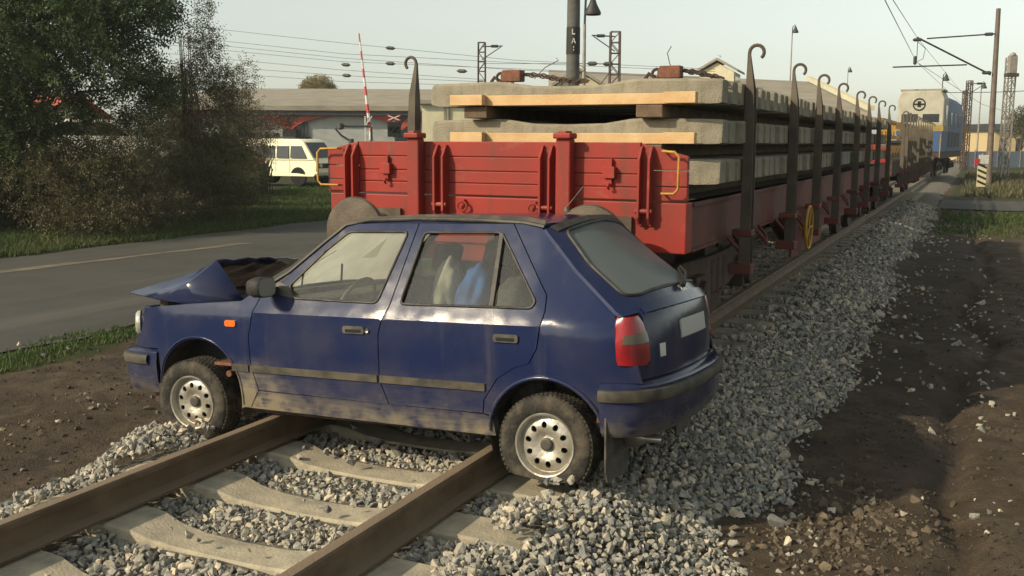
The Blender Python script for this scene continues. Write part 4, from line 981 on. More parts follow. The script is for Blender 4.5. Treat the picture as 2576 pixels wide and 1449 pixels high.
# hand brake wheel and its red panel on the side
b = MB(); b.box(1.40, 1.43, 4.1, 6.3, .52, 1.0); b.build('side_panel', 'reddull', W1, .006)
b = MB(); cy, cz = 4.62, .80
b.tube([(1.52, cy+.23*math.cos(a), cz+.23*math.sin(a)) for a in [2*math.pi*i/28 for i in range(30)]], .016, 8, False)
for k in range(5): a = 2*math.pi*k/5; b.tube([(1.52, cy, cz), (1.52, cy+.23*math.cos(a), cz+.23*math.sin(a))], .012, 6)
b.lathe([(-.08, .03), (.02, .03), (.02, 0)], 'x', 12, (1.51, cy, cz)); b.build('brake_wheel', 'yellow', W1, smooth=50)

# ------------------------------------------------------------------ the load of concrete sleepers
def load_sleeper():
    st_ = [(-.90, .035, .150, .075), (-.885, .015, .172, .09), (-.80, 0, .18, .115), (-.30, 0, .188, .12), (-.22, 0, .182, .118), (-.02, 0, .152, .105), (.28, 0, .145, .10), (.58, 0, .152, .105), (.78, 0, .182, .118), (.86, 0, .188, .12), (1.30, 0, .182, .112), (1.455, .005, .178, .095), (1.47, .012, .170, .088)]
    vs = []; fs = []
    for x, zb, zt, hw in st_: vs += [(x, -hw-.012, zb), (x, -hw, zt-.02), (x, -hw+.02, zt), (x, hw-.02, zt), (x, hw, zt-.02), (x, hw+.012, zb)]
    for i in range(len(st_)-1):
        for k in range(6): fs.append((i*6+k, i*6+(k+1) % 6, (i+1)*6+(k+1) % 6, (i+1)*6+k))
    fs += [tuple(range(6)), tuple(range(len(st_)*6-1, len(st_)*6-7, -1))]
    return MB().add(vs, fs).build('concrete_sleeper', 'conc2', smooth=35)
base_s = load_sleeper()
LAY = [('bottom', 1.415), ('middle', 1.70), ('top', 1.985)]; first = True; NS = 50
for li, (nm, z) in enumerate(LAY):
    for k in range(NS):
        y = 7.27+k*.288
        o = base_s if first else base_s.copy()
        if not first: C.objects.link(o)
        first = False
        o.location = (rng.normal(0, .014), y+rng.normal(0, .006), z+rng.normal(0, .002)); o.rotation_euler = (0, 0, rng.normal(0, .004)); o.scale = (1, 1, 1)
        fr = {'bottom': 'foremost concrete sleeper of the bottom layer, its end showing right of the red board',
              'middle': 'foremost concrete sleeper of the middle layer, just above the red end board', 'top': 'foremost concrete sleeper of the top layer, long wavy side facing the camera'}[nm]
        bay = sum(y > q for q in STK); kk = k if bay == 0 else sum(1 for j in range(k+1) if 7.27+j*.288 > STK[bay-1])-1
        lb = fr if k == 0 else (f'concrete sleeper of the {nm} layer, {ORD[kk]} one before the nearest right stake' if bay == 0 else f'concrete sleeper end of the {nm} layer, {ORD[kk]} one past the {ORD[bay-1]} right stake')
        tag(o, lb, 'concrete sleeper', f'concrete sleepers stacked on the wagon, {nm} layer')
# dunnage under each layer
for li, (nm, z) in enumerate(LAY):
    for x, sd_ in ((-.43, 'left'), (.975, 'right')):
        b = MB(); zb = (1.302 if li == 0 else LAY[li-1][1]+.190); zt = z-.003
        b.box(x-.10, x+.10, 7.05, 21.6, zb+.002, zt)
        tag(b.build('dunnage_timber', 'oldwood', None, .008), f'brown weathered timber under the {nm} layer of sleepers, {sd_} one', 'timber', 'brown timbers between the layers of sleepers')
        if li:
            b = MB(); xs_ = (-.62, -.34) if x < 0 else (1.10, 1.33)
            b.box(xs_[0], xs_[1], 6.985, 7.055, z+.004, z+.084)
            tag(b.build('timber_offcut', 'newwood', None, .004), f'short pale timber end lying at the {sd_} of the {nm} layer of sleepers', 'timber', 'fresh timbers lying against the sleepers')
    if li:
        b = MB(); b.box(-.60, 1.20, 7.062, 7.132, z+.002, z+.080)
        tag(b.build('timber_batten', 'newwood', None, .004), f'long fresh pale batten lying along the front of the {nm} layer of sleepers', 'timber', 'fresh timbers lying against the sleepers')
# lashing chains with rusty tensioners on the top layer
def chain(b, pts, pitch=.035, r=.006):
    pts = [Vector(p) for p in pts]; k = 0
    for i in range(len(pts)-1):
        d = pts[i+1]-pts[i]; n = max(1, int(d.length/pitch))
        for j in range(n):
            c = pts[i]+d*((j+.5)/n); q = d.to_track_quat('X', 'Z').to_matrix() @ Matrix.Rotation((k % 2)*math.pi/2+.4, 3, 'X'); k += 1
            b.tube([c+q @ Vector((.025*math.cos(a), .013*math.sin(a), 0)) for a in [2*math.pi*t/8 for t in range(10)]], r, 5, False)
def lashing(x, y, pts, wires, label):
    r = empty('lashing_chain', (x, y, 2.17), 0, label, 'chain', 'lashing chains on top of the sleepers')
    b = MB(); b.box(-.08, .08, -.05, .05, .01, .10); b.box(-.10, -.075, -.03, .03, .02, .08); b.build('tensioner', 'rustblock', r, .008)
    b = MB(); chain(b, pts); chain(b, [(p[0], p[1]+.03, p[2]+.012) for p in pts]); MB().tube([(-.11+.035*math.cos(a), 0, .045+.035*math.sin(a)) for a in [2*math.pi*t/12 for t in range(13)]], .012, 6, False).build('ring', 'rust', r)
    MB().tube([(-.13, .03, .02), (-.18, .03, .05), (-.21, .03, .01)], .015, 6).build('hook', 'rust', r); b.build('chain', 'rust', r)
    b = MB()
    for wr in wires: b.tube(wr, .0035, 5)
    b.build('loose_wire', 'rust', r)
lashing(-.22, 7.30, [(.09, 0, .06), (.22, .02, .05), (.42, .03, .01), (.60, .05, .0)], [[(.05, .3, .05), (.12, .35, .14), (.22, .4, .20), (.20, .4, .22)], [(.3, .4, .03), (.42, .5, .13), (.36, .5, .17)], [(.5, .6, .0), (.62, .6, .14)]], 'rusty chain and block lashed over the left part of the top sleepers')
lashing(1.06, 7.30, [(.09, 0, .06), (.20, .05, .04), (.36, .1, .0)], [[(-.02, .2, .05), (-.10, .3, .14), (-.12, .3, .22), (-.09, .3, .27)], [(-.0, .2, .05), (.02, .3, .10)]], 'rusty chain and block lashed over the right end of the top sleepers')

# ------------------------------------------------------------------ second wagon and locomotive
MT['oldyellow'] = mat('rusty_yellow_frame', (.14, .075, .025), .7, 0, (.16, .10, .03), 8, .1)
STK2 = [25.3+1.32*i for i in range(13)]
W2 = wagon(24.6, 17.5, STK2, 'brown stake wagon behind the red one, carrying yellow steel frames', main=False, stake_m='brownsteel', redm='rust', side='rust')
for i, (y, z, x) in enumerate([(26.0, 1.32, .2), (26.2, 1.86, .05), (31.5, 1.32, .1), (31.6, 1.86, .15), (36.9, 1.32, .0), (37, 1.86, .1)]):
    b = MB()
    for sx in (-.9, .9):
        for dz in (.04, .44): b.bar((x+sx, y, z+dz), (x+sx, y+4.6, z+dz), .07)
        for k in range(10): yy = y+.46*k; b.bar((x+sx, yy, z+.04), (x+sx, yy+.46, z+.44) if k % 2 else (x+sx, yy+.46, z+.04), .04); b.bar((x+sx, yy, z+.04), (x+sx, yy, z+.44), .045)
    for k in range(6): b.bar((x-.9, y+.92*k, z+.44), (x+.9, y+.92*k, z+.44), .06); b.bar((x-.9, y+.92*k, z+.04), (x+.9, y+.92*k, z+.04), .06)
    pos = ['nearest', 'nearest', 'middle', 'middle', 'farthest', 'farthest'][i]
    tag(b.build('steel_frame', 'yellow' if i == 1 else 'oldyellow'), f'yellow lattice steel frame on the second wagon, {pos} pair, {"upper" if i % 2 else "lower"} one', 'steel frame', 'yellow steel frames on the second wagon')
def loco():
    r = empty('locomotive', (.32, 55.5, 0), R(-3.5), 'blue locomotive with cream and yellow front and round emblem at the head of the train', 'locomotive')
    b = MB(); b.prism([(-1.45, 1.25), (1.45, 1.25), (1.45, 3.3), (1.30, 3.95), (.9, 4.2), (-.9, 4.2), (-1.30, 3.95), (-1.45, 3.3)], 'y', 3.2, 14); b.build('body', 'blue', r, .05)
    b = MB(); b.prism([(-1.42, 2.55), (1.42, 2.55), (1.42, 3.9), (1.2, 4.28), (-1.2, 4.28), (-1.42, 3.9)], 'y', .2, 3.2); cab = b.build('cab', 'lococream', r, .06)
    b = MB(); b.box(-1.44, 1.44, .12, 3.19, 1.25, 2.55); b.build('lower_body', 'blue', r, .05); b = MB(); b.box(-1.45, 1.45, .10, 3.2, 2.30, 2.56); b.build('yellow_band', 'locoyellow', r)
    b = MB(); b.tube([(-.10+.36*math.cos(a), .185, 3.62+.28*math.sin(a)) for a in [2*math.pi*i/28 for i in range(30)]], .035, 6, False); b.box(-.44, .24, .165, .195, 3.60, 3.67); b.box(-.20, .0, .165, .195, 3.50, 3.78); b.build('emblem', 'dark', cab)
    for (x0, x1) in ((-1.15, -.15), (.15, 1.15)): MB().box(x0, x1, .17, .20, 2.75, 3.15).build('cab_window', 'glassdark', cab, .01)
    for y in (4.5, 7.5, 10.5): MB().box(1.44, 1.465, y, y+1.0, 2.6, 3.3).build('window', 'glassdark', r, .01)
    MB().box(1.425, 1.45, 1.2, 2.2, 2.9, 3.6).build('side_window', 'glassdark', cab, .01)
    for y in (3.6, 5.8, 8, 10.2): MB().box(1.44, 1.47, y, y+1.6, 1.5, 2.3).build('side_grille', 'darkfascia', r)
    b = MB(); b.box(-1.3, 1.3, .3, 3.0, 4.28, 4.38); b.build('roof_hatch', 'roofgrey', r); MB().box(-.8, .8, 4, 6, 4.15, 4.45).build('roof_vent', 'roofgrey', r)
    b = MB(); b.box(-1.40, 1.40, 0, 14.2, .95, 1.25); b.build('frame', 'rust', r)
    for x in (-.875, .875): MB().lathe([(0, .12), (-.4, .1), (-.4, .23), (-.45, .22), (-.45, 0)], 'y', 24, (x, 0, 1.05)).build('buffer', 'rust', r)
    for yc in (3, 11): bogie(r, yc)
    r.scale = (.78, .85, 1.02)
    for x in (-1.35, 1.35): MB().tube([(x, -.05, 1.0), (x, -.05, 2.1), (x, .12, 2.12)], .03, 6).build('handrail', 'yellow', r)
loco()

# ================================================================== BACKGROUND
def Wd(p, q, dx=0): return p
camr = Vector((math.cos(YAW), math.sin(YAW), 0)); camf = Vector((-math.sin(YAW), math.cos(YAW), 0))
def ground_at(px, d, z=-.4):
    p = at(px, 400, d); return Vector((p.x, p.y, z))
# ------------------------------------------------------------------ overhead line masts
def lattice_mast(px, top, d, w_, label, group='lattice masts of the overhead line', arm=0, m='steelpale', botw=1.5):
    p = at(px, top, d); h = p.z+.4; r = empty('lattice_mast', (p.x, p.y, -.4), YAW, label, 'mast', group)
    b = MB(); n = max(5, int(h/.55)); W = lambda z: w_/2*(botw-(botw-1)*z/h)
    for sx in (-1, 1):
        for sy in (-1, 1): b.bar((sx*W(0), sy*W(0), 0), (sx*W(h), sy*W(h), h), .07)
    for k in range(n):
        z0, z1 = h*k/n, h*(k+1)/n; s = 1 if k % 2 else -1
        for q in (-1, 1):
            b.bar((-s*W(z0), q*W(z0), z0), (s*W(z1), q*W(z1), z1), .04); b.bar((q*W(z0), -s*W(z0), z0), (q*W(z1), s*W(z1), z1), .04)
            b.bar((-W(z1), q*W(z1), z1), (W(z1), q*W(z1), z1), .04)
    b.build('lattice_tower', m, r)
    if arm:
        b = MB(); z = h-.25; b.tube([(0, 0, z), (arm*1.3, 0, z+.05)], .035, 6); b.tube([(0, 0, z-.8), (arm*1.2, 0, z)], .03, 6); b.build('bracket_arm', 'wire', r)
        b = MB(); b.lathe([(-.25, .03), (-.2, .09), (.2, .09), (.25, .03)], 'x', 10, (arm*.8, 0, z+.03)); b.build('insulator', 'wire', r)
    return r
lattice_mast(1212, 107, 62, .42, 'rusty lattice mast with a short arm behind the left end of the top sleepers', arm=1, m='rust', botw=1.2)
lattice_mast(1548, 80, 55, .5, 'tall rusty lattice mast rising behind the middle of the sleeper stack', arm=-1, m='rust', botw=1.2)
lattice_mast(2440, 203, 80, .35, 'thin far lattice mast between the locomotive and the leaning catenary mast', arm=1, m='rust', botw=1.3)
lattice_mast(2429, 228, 100, .35, 'farthest thin lattice mast just right of the locomotive', arm=0, m='rust', botw=1.3)
lattice_mast(2545, 145, 58, .42, 'pale lattice signal mast at the right edge of the photo', arm=0, m='steelpale', botw=1.0)
def mast_light(px, py, d):
    p = at(px, py, d); r = empty('signal_lamp', p, YAW, 'pale capped signal unit on top of the right lattice mast', 'signal')
    b = MB(); b.box(-.22, .22, -.15, .15, -.05, .95); b.lathe([(.95, .2), (1.1, .12), (1.12, 0)], 'z', 12); b.build('signal_body', 'steelpale', r, .03)
    b = MB(); b.box(-.35, .35, -.2, .2, -.25, -.05); b.build('signal_base', 'rust', r, .02)
mast_light(2545, 182, 57.4)
# right catenary mast with its cantilever
p0 = at(2490, 405, 50); r = empty('catenary_mast', (p0.x, p0.y, -.4), 0, 'tall brown catenary mast with long cantilever arms right of the train', 'mast')
def rel(px, py, d=50): return at(px, py, d)-Vector((p0.x, p0.y, -.4))
b = MB(); b.tube([(0, 0, 0), rel(2512, 22)], [.17, .11], 12); b.build('pole', mat('brown_mast_steel', (.17, .125, .095), .7, .1, (.11, .08, .06), 3), r, smooth=60)
b = MB(); b.tube([rel(2506, 85), rel(2332, 97)], .035, 6); b.build('upper_arm', 'wire', r)
b = MB(); b.tube([rel(2492, 188), rel(2307, 94)], .045, 6); b.build('bracket_tube', 'wire', r)
b = MB(); b.tube([rel(2432, 163), rel(2246, 169)], .035, 6); b.build('registration_arm', 'wire', r)
for q in ((2488, 86), (2482, 183), (2308, 100), (2302, 152)): b = MB(); c = rel(*q); b.lathe([(-.22, .03), (-.15, .085), (.15, .085), (.22, .03)], 'x' if q[1] != 152 else 'z', 8, tuple(c)); b.build('insulator', 'wire', r)
b = MB(); b.tube([rel(2309, 96), rel(2306, 150)], .02, 5); b.tube([rel(2309, 105), rel(2328, 122), rel(2322, 148), rel(2306, 155)], .015, 5); b.build('dropper', 'wire', r)
# wires
def wire(name, pts, label, group, ins=(), rad=.018, sag=.0):
    P_ = [at(*q) for q in pts]; o = P_[0].copy(); r = empty(name, o, 0, label, 'wire', group)
    b = MB(); L_ = []
    for i in range(len(P_)-1):
        for k in range(10): t = k/10; L_.append(P_[i].lerp(P_[i+1], t)-o-Vector((0, 0, sag*4*t*(1-t))))
    L_.append(P_[-1]-o); b.tube(L_, rad, 5); b.build('conductor', 'wire', r)
    dr = (P_[-1]-P_[0]).normalized()
    for q in ins:
        c = at(*q)-o; b = MB(); b.tube([c-dr*.38, c-dr*.2, c+dr*.2, c+dr*.38], [.03, .12, .12, .03], 8); b.build('insulator', 'wire', r)
G = 'overhead wires crossing the sky above the hall'
wl = [(75, 112, 152, [(982, 121)]), (104, 135, 158, []), (117, 146, 176, []), (130, 155, 173, [(982, 160)]), (146, 176, 200, [(870, 163)]), (172, 190, 206, [(872, 190)]), (188, 205, 216, [(1162, 179)])]
wn = ['topmost', 'second', 'third', 'fourth', 'fifth', 'sixth', 'lowest']
for i, (a, m_, c, ins) in enumerate(wl):
    wire('overhead_wire', [(330, a-26, 76), (860, m_-4 if i in (0, ) else m_, 70), (1300, c, 66), (1800, c+22, 60)] if i < 4 else [(330, a-20, 76), (860, m_, 70), (1215, c, 62.5)], f'{wn[i]} of the overhead wires crossing the sky left of the wagon', G, [(*q, 69 if q[0] < 1100 else 64) for q in ins], .014)
wire('overhead_wire', [(1535, 160, 55), (1215, 160, 62)], 'wire with insulators strung between the two lattice masts behind the load', G, [(1490, 160, 56), (1530, 161, 55.3)], .014)
G = 'contact wires above the train'
wire('contact_wire', [(2170, -110, 16), (2305, 155, 50), (2420, 262, 110)], 'lower contact wire coming down from the top edge to the cantilever', G, rad=.011)
wire('contact_wire', [(2150, -150, 16), (2309, 97, 50), (2425, 240, 110)], 'upper catenary wire coming down from the top edge to the bracket tube', G, rad=.011)
wire('contact_wire', [(2312, 160, 50), (2470, 262, 70), (2560, 290, 100)], 'thin wire running from the dropper to the far masts on the right', G, rad=.012)
wire('contact_wire', [(2375, 233, 60), (2500, 232, 56), (2600, 228, 54)], 'horizontal wire between the masts right of the locomotive', G, rad=.02)
# big pole behind the stack
p = at(1440, 250, 28); r = empty('concrete_pole', (p.x, p.y, -.4), YAW, 'thick dark grey concrete pole with black marked band behind the sleepers', 'pole')
b = MB(); b.lathe([(0, .20), (9.5, .165)], 'z', 28); b.build('pole_shaft', 'polegrey', r, smooth=60)
zt = at(1440, 72, 28).z+.4; zb = at(1440, 138, 28).z+.4
b = MB(); b.lathe([(zb, .196), (zt, .190)], 'z', 28); bd = b.build('black_band', 'black', r, smooth=60)
b = MB(); u = (zt-zb)/10; f_ = -.205
b.box(-.05, -.02, f_, f_+.01, zt-2.4*u, zt-.8*u); b.box(-.05, .035, f_, f_+.01, zt-2.9*u, zt-2.42*u)
b.bar((-.05, f_, zt-6.2*u), (.0, f_, zt-4.2*u), .022); b.bar((.05, f_, zt-6.2*u), (.0, f_, zt-4.2*u), .022); b.box(-.025, .025, f_, f_+.01, zt-5.7*u, zt-5.4*u)
for k in (7.3, 8.3): b.box(-.012, .015, f_, f_+.01, zt-(k+.5)*u, zt-k*u)
b.build('painted_marks', 'white', bd)
# street lamps
def lamp(px, top, d, label, hh=None):
    p = at(px, top, d); h = p.z+.4; r = empty('street_lamp', (p.x, p.y, -.4), YAW, label, 'street lamp', 'lamps on thin pale poles')
    k = d/60
    MB().tube([(0, 0, 0), (0, 0, h-.9)], [.09, .045], 10).build('pole', 'steelpale', r, smooth=60)
    b = MB(); b.tube([(0, 0, h-.9), (.02, 0, h-.2), (.18, 0, h+.0), (.30, 0, h-.2)], .035, 6); b.lathe([(h-.62, .24), (h-.55, .25), (h-.30, .12), (h-.15, .07), (h-.1, .0)], 'z', 14, (.24, 0, 0)); b.build('lamp_head', 'wire', r, smooth=50)
lamp(1472, -16, 30, 'thin pale lamp pole beside the thick concrete pole, its lamp at the top edge'); lamp(1994, 62, 78, 'far lamp on a thin pale pole above the second wagon stake'); lamp(2134, 168, 115, 'small far lamp above the middle of the train')
lamp(2470, 205, 90, 'small dark far lamp between the masts on the right'); lamp(2373, 182, 75, 'pale lamp pole just behind the locomotive roof')
# ------------------------------------------------------------------ raised level crossing barrier
a, c = at(934, 352, 44), at(903, 84, 44); r = empty('crossing_barrier', (a.x, a.y, -.35), YAW, 'raised red and white level crossing barrier left of the first stake', 'barrier')
o = Vector((a.x, a.y, -.35)); b = MB(); b2 = MB(); Minv = Matrix.Rotation(-YAW, 3, 'Z')
for k in range(12):
    t0, t1 = k/12, (k+1)/12; q = MB(); rr = .085-.055*t0; q.tube([Minv @ (a.lerp(c, t0)-o), Minv @ (a.lerp(c, t1)-o)], [rr, rr-.0046], 8); q.build('red_band' if k % 2 else 'white_band', 'redsign' if k % 2 else 'white', r)
b = MB(); a_ = Minv @ (a-o)
for k in range(7): z = .2+k*.42; b.bar((a_.x-.26, 0, z), (a_.x+.05, 0, z+.42), .04); b.bar((a_.x-.26, 0, z), (a_.x-.26, 0, z+.42), .05)
b.build('barrier_frame', 'white', r); b = MB(); b.box(-.35, .25, -.3, .3, 0, 1.2); b.build('barrier_post', 'steelpale', r, .02)
p = at(991, 300, 46); r = empty('crossing_sign', (p.x, p.y, -.35), YAW, 'level crossing signal with red and white cross seen left of the first stake', 'crossing sign')
zz = p.z+.35; b = MB(); b.tube([(0, .05, 0), (0, .05, zz+.1)], .05, 8); b.build('post', 'steelpale', r)
b = MB(); b.bar((-.30, -.02, zz-.06), (.30, -.02, zz+.18), .03, .09); b.bar((-.30, -.05, zz+.18), (.30, -.05, zz-.06), .03, .09); b.build('cross', 'redsign', r)
b = MB(); b.bar((-.25, -.065, zz-.04), (.25, -.065, zz+.16), .01, .04); b.bar((-.25, -.09, zz+.16), (.25, -.09, zz-.04), .01, .04); b.build('cross_centre', 'white', r)
b = MB(); b.box(-.30, .30, -.05, .02, zz-.80, zz-.12); [b.lathe([(-.12, .12), (-.05, .12)], 'y', 12, (x, -.02, zz-.42)) for x in (-.15, .15)]; b.build('signal_panel', 'dark', r, .02)
p = at(925, 318, 42); r = empty('signal_bracket', (p.x, p.y, -.35), YAW, 'dark bent lamp bracket reaching left from the crossing barrier', 'signal')
z = p.z+.35; b = MB(); b.tube([(.15, 0, 0), (.15, 0, z)], .05, 8); b.tube([(.15, 0, z), (-.9, 0, z), (-1.12, 0, z+.03), (-1.35, 0, z-.12), (-1.12, 0, z-.38), (-.72, 0, z-.62)], .045, 8); b.build('bracket', 'wire', r)
b = MB(); b.lathe([(-.16, .05), (-.12, .17), (.1, .13), (.12, 0)], 'z', 12, (-1.15, 0, z+.02)); b.build('lamp_hood', 'wire', r); MB().lathe([(-.1, .12), (.1, .1)], 'z', 12, (-.7, 0, z-.62)).build('lamp_head', 'wire', r)

# ------------------------------------------------------------------ buildings
def hbox(b, px0, px1, y0, y1, z0, z1): b.box(px0, px1, y0, y1, z0, z1)
# station hall: local x to the right, y away
D = 78; k = D/FPX; o = at(640, 355, D); zg = -.3
r = empty('station_hall', (o.x, o.y, zg), YAW, 'long low hall with weathered roof and red arched front behind the van', 'building')
def hx(px): return (px-640)*k
def hz(py): return at(840, py, D).z-zg
x0, x1 = hx(420), hx(1240)
b = MB(); b.prism([(-1.2, hz(268)), (14, hz(234)+1.0), (28, hz(268)), (28, hz(268)-.3), (14, hz(234)+.7), (-1.2, hz(268)-.35)], 'x', x0, x1); b.build('roof', 'roofgrey', r)
b = MB(); b.box(x0, x1, -1.0, -.8, hz(290), hz(269)-.36); b.build('fascia', 'darkfascia', r)
b = MB(); b.box(x0, x1, -.15, .15, 0, hz(268)-.1); b.build('wall', 'greywall', r)
for (ca, cb) in ((hx(735), hx(1010)), (hx(460), hx(735)), (hx(1010), hx(1285))):
    cxm = (ca+cb)/2; hw = (cb-ca)/2; z_s, z_t = hz(335), hz(281)
    up_ = []; dn = []
    for i in range(17):
        a = math.pi*i/16; x = cxm-hw*math.cos(a); zz = z_s+(z_t-z_s)*math.sin(a)**.8; up_.append((x, zz+.25)); dn.append((x*1.0, zz-.35))
    for i in range(16): b_ = None
    b = MB()
    for i in range(16): b.prism([up_[i], up_[i+1], dn[i+1], dn[i]], 'y', -.55, -.2)
    b.build('arch', 'redsteel', r)
    b = MB()
    for i in range(16): b.prism([(up_[i][0], hz(289)), (up_[i+1][0], hz(289)), up_[i+1], up_[i]], 'y', -.45, -.25)
    b.build('spandrel', 'darkfascia', r)
    for xx in (ca, cb): b = MB(); b.box(xx-.5, xx+.5, -.9, -.2, 0, z_s+.3); b.build('pillar', 'darkfascia', r)
for i in range(5): b = MB(); xx = hx(735+i*9); b.box(xx, xx+.16, -.35, -.16, 0, hz(300)); b.build('door_post', 'darkfascia', r)
for i in range(11): b = MB(); xx = hx(470+i*22); b.box(xx, xx+.4, -.22, -.16, .8, 2.6); b.build('window', 'glassdark', r)
# cream house behind the load
D = 60; k = D/FPX; o = at(1062, 355, D); r = empty('cream_house', (o.x, o.y, zg), YAW, 'cream house wall standing between the first stake and the sleeper stack', 'building')
b = MB(); w_ = (1190-1062)*k; b.box(0, w_+6, 0, 7, 0, at(1100, 262, D).z-zg); b.build('wall', 'cream', r)
b = MB(); zz = at(1100, 262, D).z-zg; b.box(-.3, w_+6.3, -.35, 7.3, zz, zz+.22); b.build('roof', 'roofgrey', r)
b = MB(); b.tube([((1128-1062)*k, -.08, 0), ((1128-1062)*k, -.08, zz)], .06, 6); b.tube([((1118-1062)*k, -.08, 0), ((1118-1062)*k, -.08, zz)], .04, 6); b.build('drain_pipe', 'roofgrey', r)
# long warehouse with a gabled cream front and a dormer
def gable(name, label, D, pxc, half, py_eave, py_ridge, length, roofm='roofgrey', wallm='cream', rz=0, over=.4, xshift=0):
    o = at(pxc, 360, D); r = empty(name, (o.x, o.y, zg), YAW+rz, label, 'building'); ze = at(pxc, py_eave, D).z-zg; zr = at(pxc, py_ridge, D).z-zg; hw = half*D/FPX
    b = MB(); b.prism([(-hw, 0), (hw, 0), (hw, ze), (0, zr), (-hw, ze)], 'y', 0, length); b.build('wall', wallm, r)
    b = MB(); sl = (zr-ze)/hw
    for s in (-1, 1): b.prism([(0, zr+.05), (s*(hw+over), ze-sl*over+.05), (s*(hw+over), ze-sl*over+.25), (0, zr+.27)], 'y', -over, length+over)
    b.build('roof', roofm, r)
    return r, ze, zr, hw
r_, ze, zr, hw = gable('gabled_house', 'cream gabled house front with grey roof showing above the middle of the sleepers', 70, 1452, 52, 213, 181, 12)
MB().box(-.5, .5, -.06, 0, ze-1.5, ze-.3).build('window', 'glassdark', r_)
# long roof with ridge running across the view
A_, B_ = at(1380, 176, 86), at(2034, 205, 74); Cc, Dd = at(1380, 262, 70), at(2192, 284, 56)
A_.z -= 0; o = Vector((Dd.x, Dd.y, zg)); r = empty('warehouse', o, 0, 'long warehouse with broad weathered roof sloping behind the sleeper stack', 'building')
back = (A_-Cc).normalized(); A2 = A_+Vector((back.x, back.y, 0)).normalized()*14; B2 = B_+Vector((back.x, back.y, 0)).normalized()*14; A2.z = Cc.z; B2.z = Dd.z
q = [v-o for v in (A_, B_, Dd, Cc, A2, B2)]; th = Vector((0, 0, .25))
b = MB(); b.add([q[0], q[1], q[2], q[3], q[0]-th, q[1]-th, q[2]-th, q[3]-th], [(0, 1, 2, 3), (7, 6, 5, 4), (0, 4, 5, 1), (1, 5, 6, 2), (2, 6, 7, 3), (3, 7, 4, 0)])
b.add([q[0], q[1], q[5], q[4], q[0]-th, q[1]-th, q[5]-th, q[4]-th], [(0, 3, 2, 1), (4, 5, 6, 7), (1, 2, 6, 5), (2, 3, 7, 6), (3, 0, 4, 7)]); b.build('roof', 'roofgrey', r)
def dn_(v, z=0): return Vector((v.x, v.y, z))
b = MB(); b.bar(q[1]+th, q[2]+th, .35, .25); b.build('verge_board', 'cream', r)
b = MB(); i_ = .98; W_ = [q[1]-th*1.2, q[2]-th*1.2, dn_(q[2]), dn_(q[5]), q[5]-th*1.2]; b.add(W_, [(0, 1, 2, 3, 4)]); W_ = [q[3]-th*1.2, q[2]-th*1.2, dn_(q[2]), dn_(q[3])]; b.add(W_, [(0, 1, 2, 3)]); b.add([q[4]-th*1.2, q[5]-th*1.2, dn_(q[5]), dn_(q[4])], [(0, 3, 2, 1)]); b.add([q[0]-th*1.2, q[3]-th*1.2, dn_(q[3]), dn_(q[4]), q[4]-th*1.2], [(0, 4, 3, 2, 1)]); b.build('wall', 'cream', r)
# roof house (dormer) on it
D = 66; o = at(1803, 205, D); k = D/FPX; r = empty('roof_cabin', o, YAW-.35, 'small cream gabled cabin standing above the sleepers beside the first right stake', 'building')
hz_ = (205-178)*k; ap = (205-153)*k; hw = 42*k
b = MB(); b.prism([(-hw, -3), (hw, -3), (hw, hz_-.1), (0, ap-.15), (-hw, hz_-.1)], 'y', 0, 3.2); b.build('wall', 'cream', r)
b = MB(); 
for s in (-1, 1): b.prism([(0, ap), (s*(hw+.25), hz_-.1), (s*(hw+.25), hz_+.05), (0, ap+.16)], 'y', -.3, 3.5)
b.build('roof', 'roofgrey', r); MB().box(hw+.0, hw+.03, .4, 2.8, -.1, hz_-.35).build('window', 'glassdark', r)
b = MB(); b.tube([(0, 1, ap), (.02, 1, ap+.45)], .012, 5); b.tube([(-.14, 1, ap+.42), (.12, 1, ap+.30)], .009, 5); b.build('aerial', 'wire', r)
# far right houses
for (D, pa, pb, yt, yw_, lb, wm) in ((120, 2405, 2500, 314, 332, 'far yellow house with flat dark roof right of the locomotive', 'cream'), (112, 2500, 2640, 311, 328, 'far yellow house with dark roof at the right edge', 'cream')):
    k = D/FPX; o = at(pa, 380, D); r = empty('far_house', (o.x, o.y, zg), YAW, lb, 'building'); w_ = (pb-pa)*k; h = at(pa, yw_, D).z-zg; h2 = at(pa, yt, D).z-zg
    b = MB(); b.box(0, w_, 0, 9, 0, h); b.build('wall', mat('yellow_plaster', (.62, .48, .26), .9), r)
    b = MB(); b.prism([(-.6, h), (9.6, h), (8, h2), (1.5, h2)], 'x', -.4, w_+.4); b.build('roof', 'darkfascia', r)
    for i in range(int(w_/1.8)): MB().box(.6+i*1.8, 1.3+i*1.8, -.03, .02, h*.35, h*.75).build('window', 'glassdark', r)
D = 88; k = D/FPX; o = at(2425, 385, D); r = empty('blue_fence', (o.x, o.y, zg), YAW, 'long blue grey fence in the distance at the right', 'fence')
b = MB(); [b.box(i*1.0, i*1.0+.96, 0, .05, 0, 1.35+.03*(i % 3)) for i in range(12)]; b.build('fence_panel', mat('blue_grey_panels', (.10, .13, .18), .7), r)
b = MB(); [b.box(i*1.0-.04, i*1.0+.02, -.06, .08, 0, 1.5) for i in range(13)]; b.build('fence_post', 'steelpale', r)
# red roofed house behind the trees, upper left
r_, ze, zr, hw = gable('red_roofed_house', 'house with bright red tiled roof glimpsed through the trees at the left', 48, 195, 78, 300, 248, 9, 'redroof', 'cream', rz=.9)
MB().box(-.3, .3, 3, 3.6, zr-.3, zr+.9).build('chimney', 'white', r_)

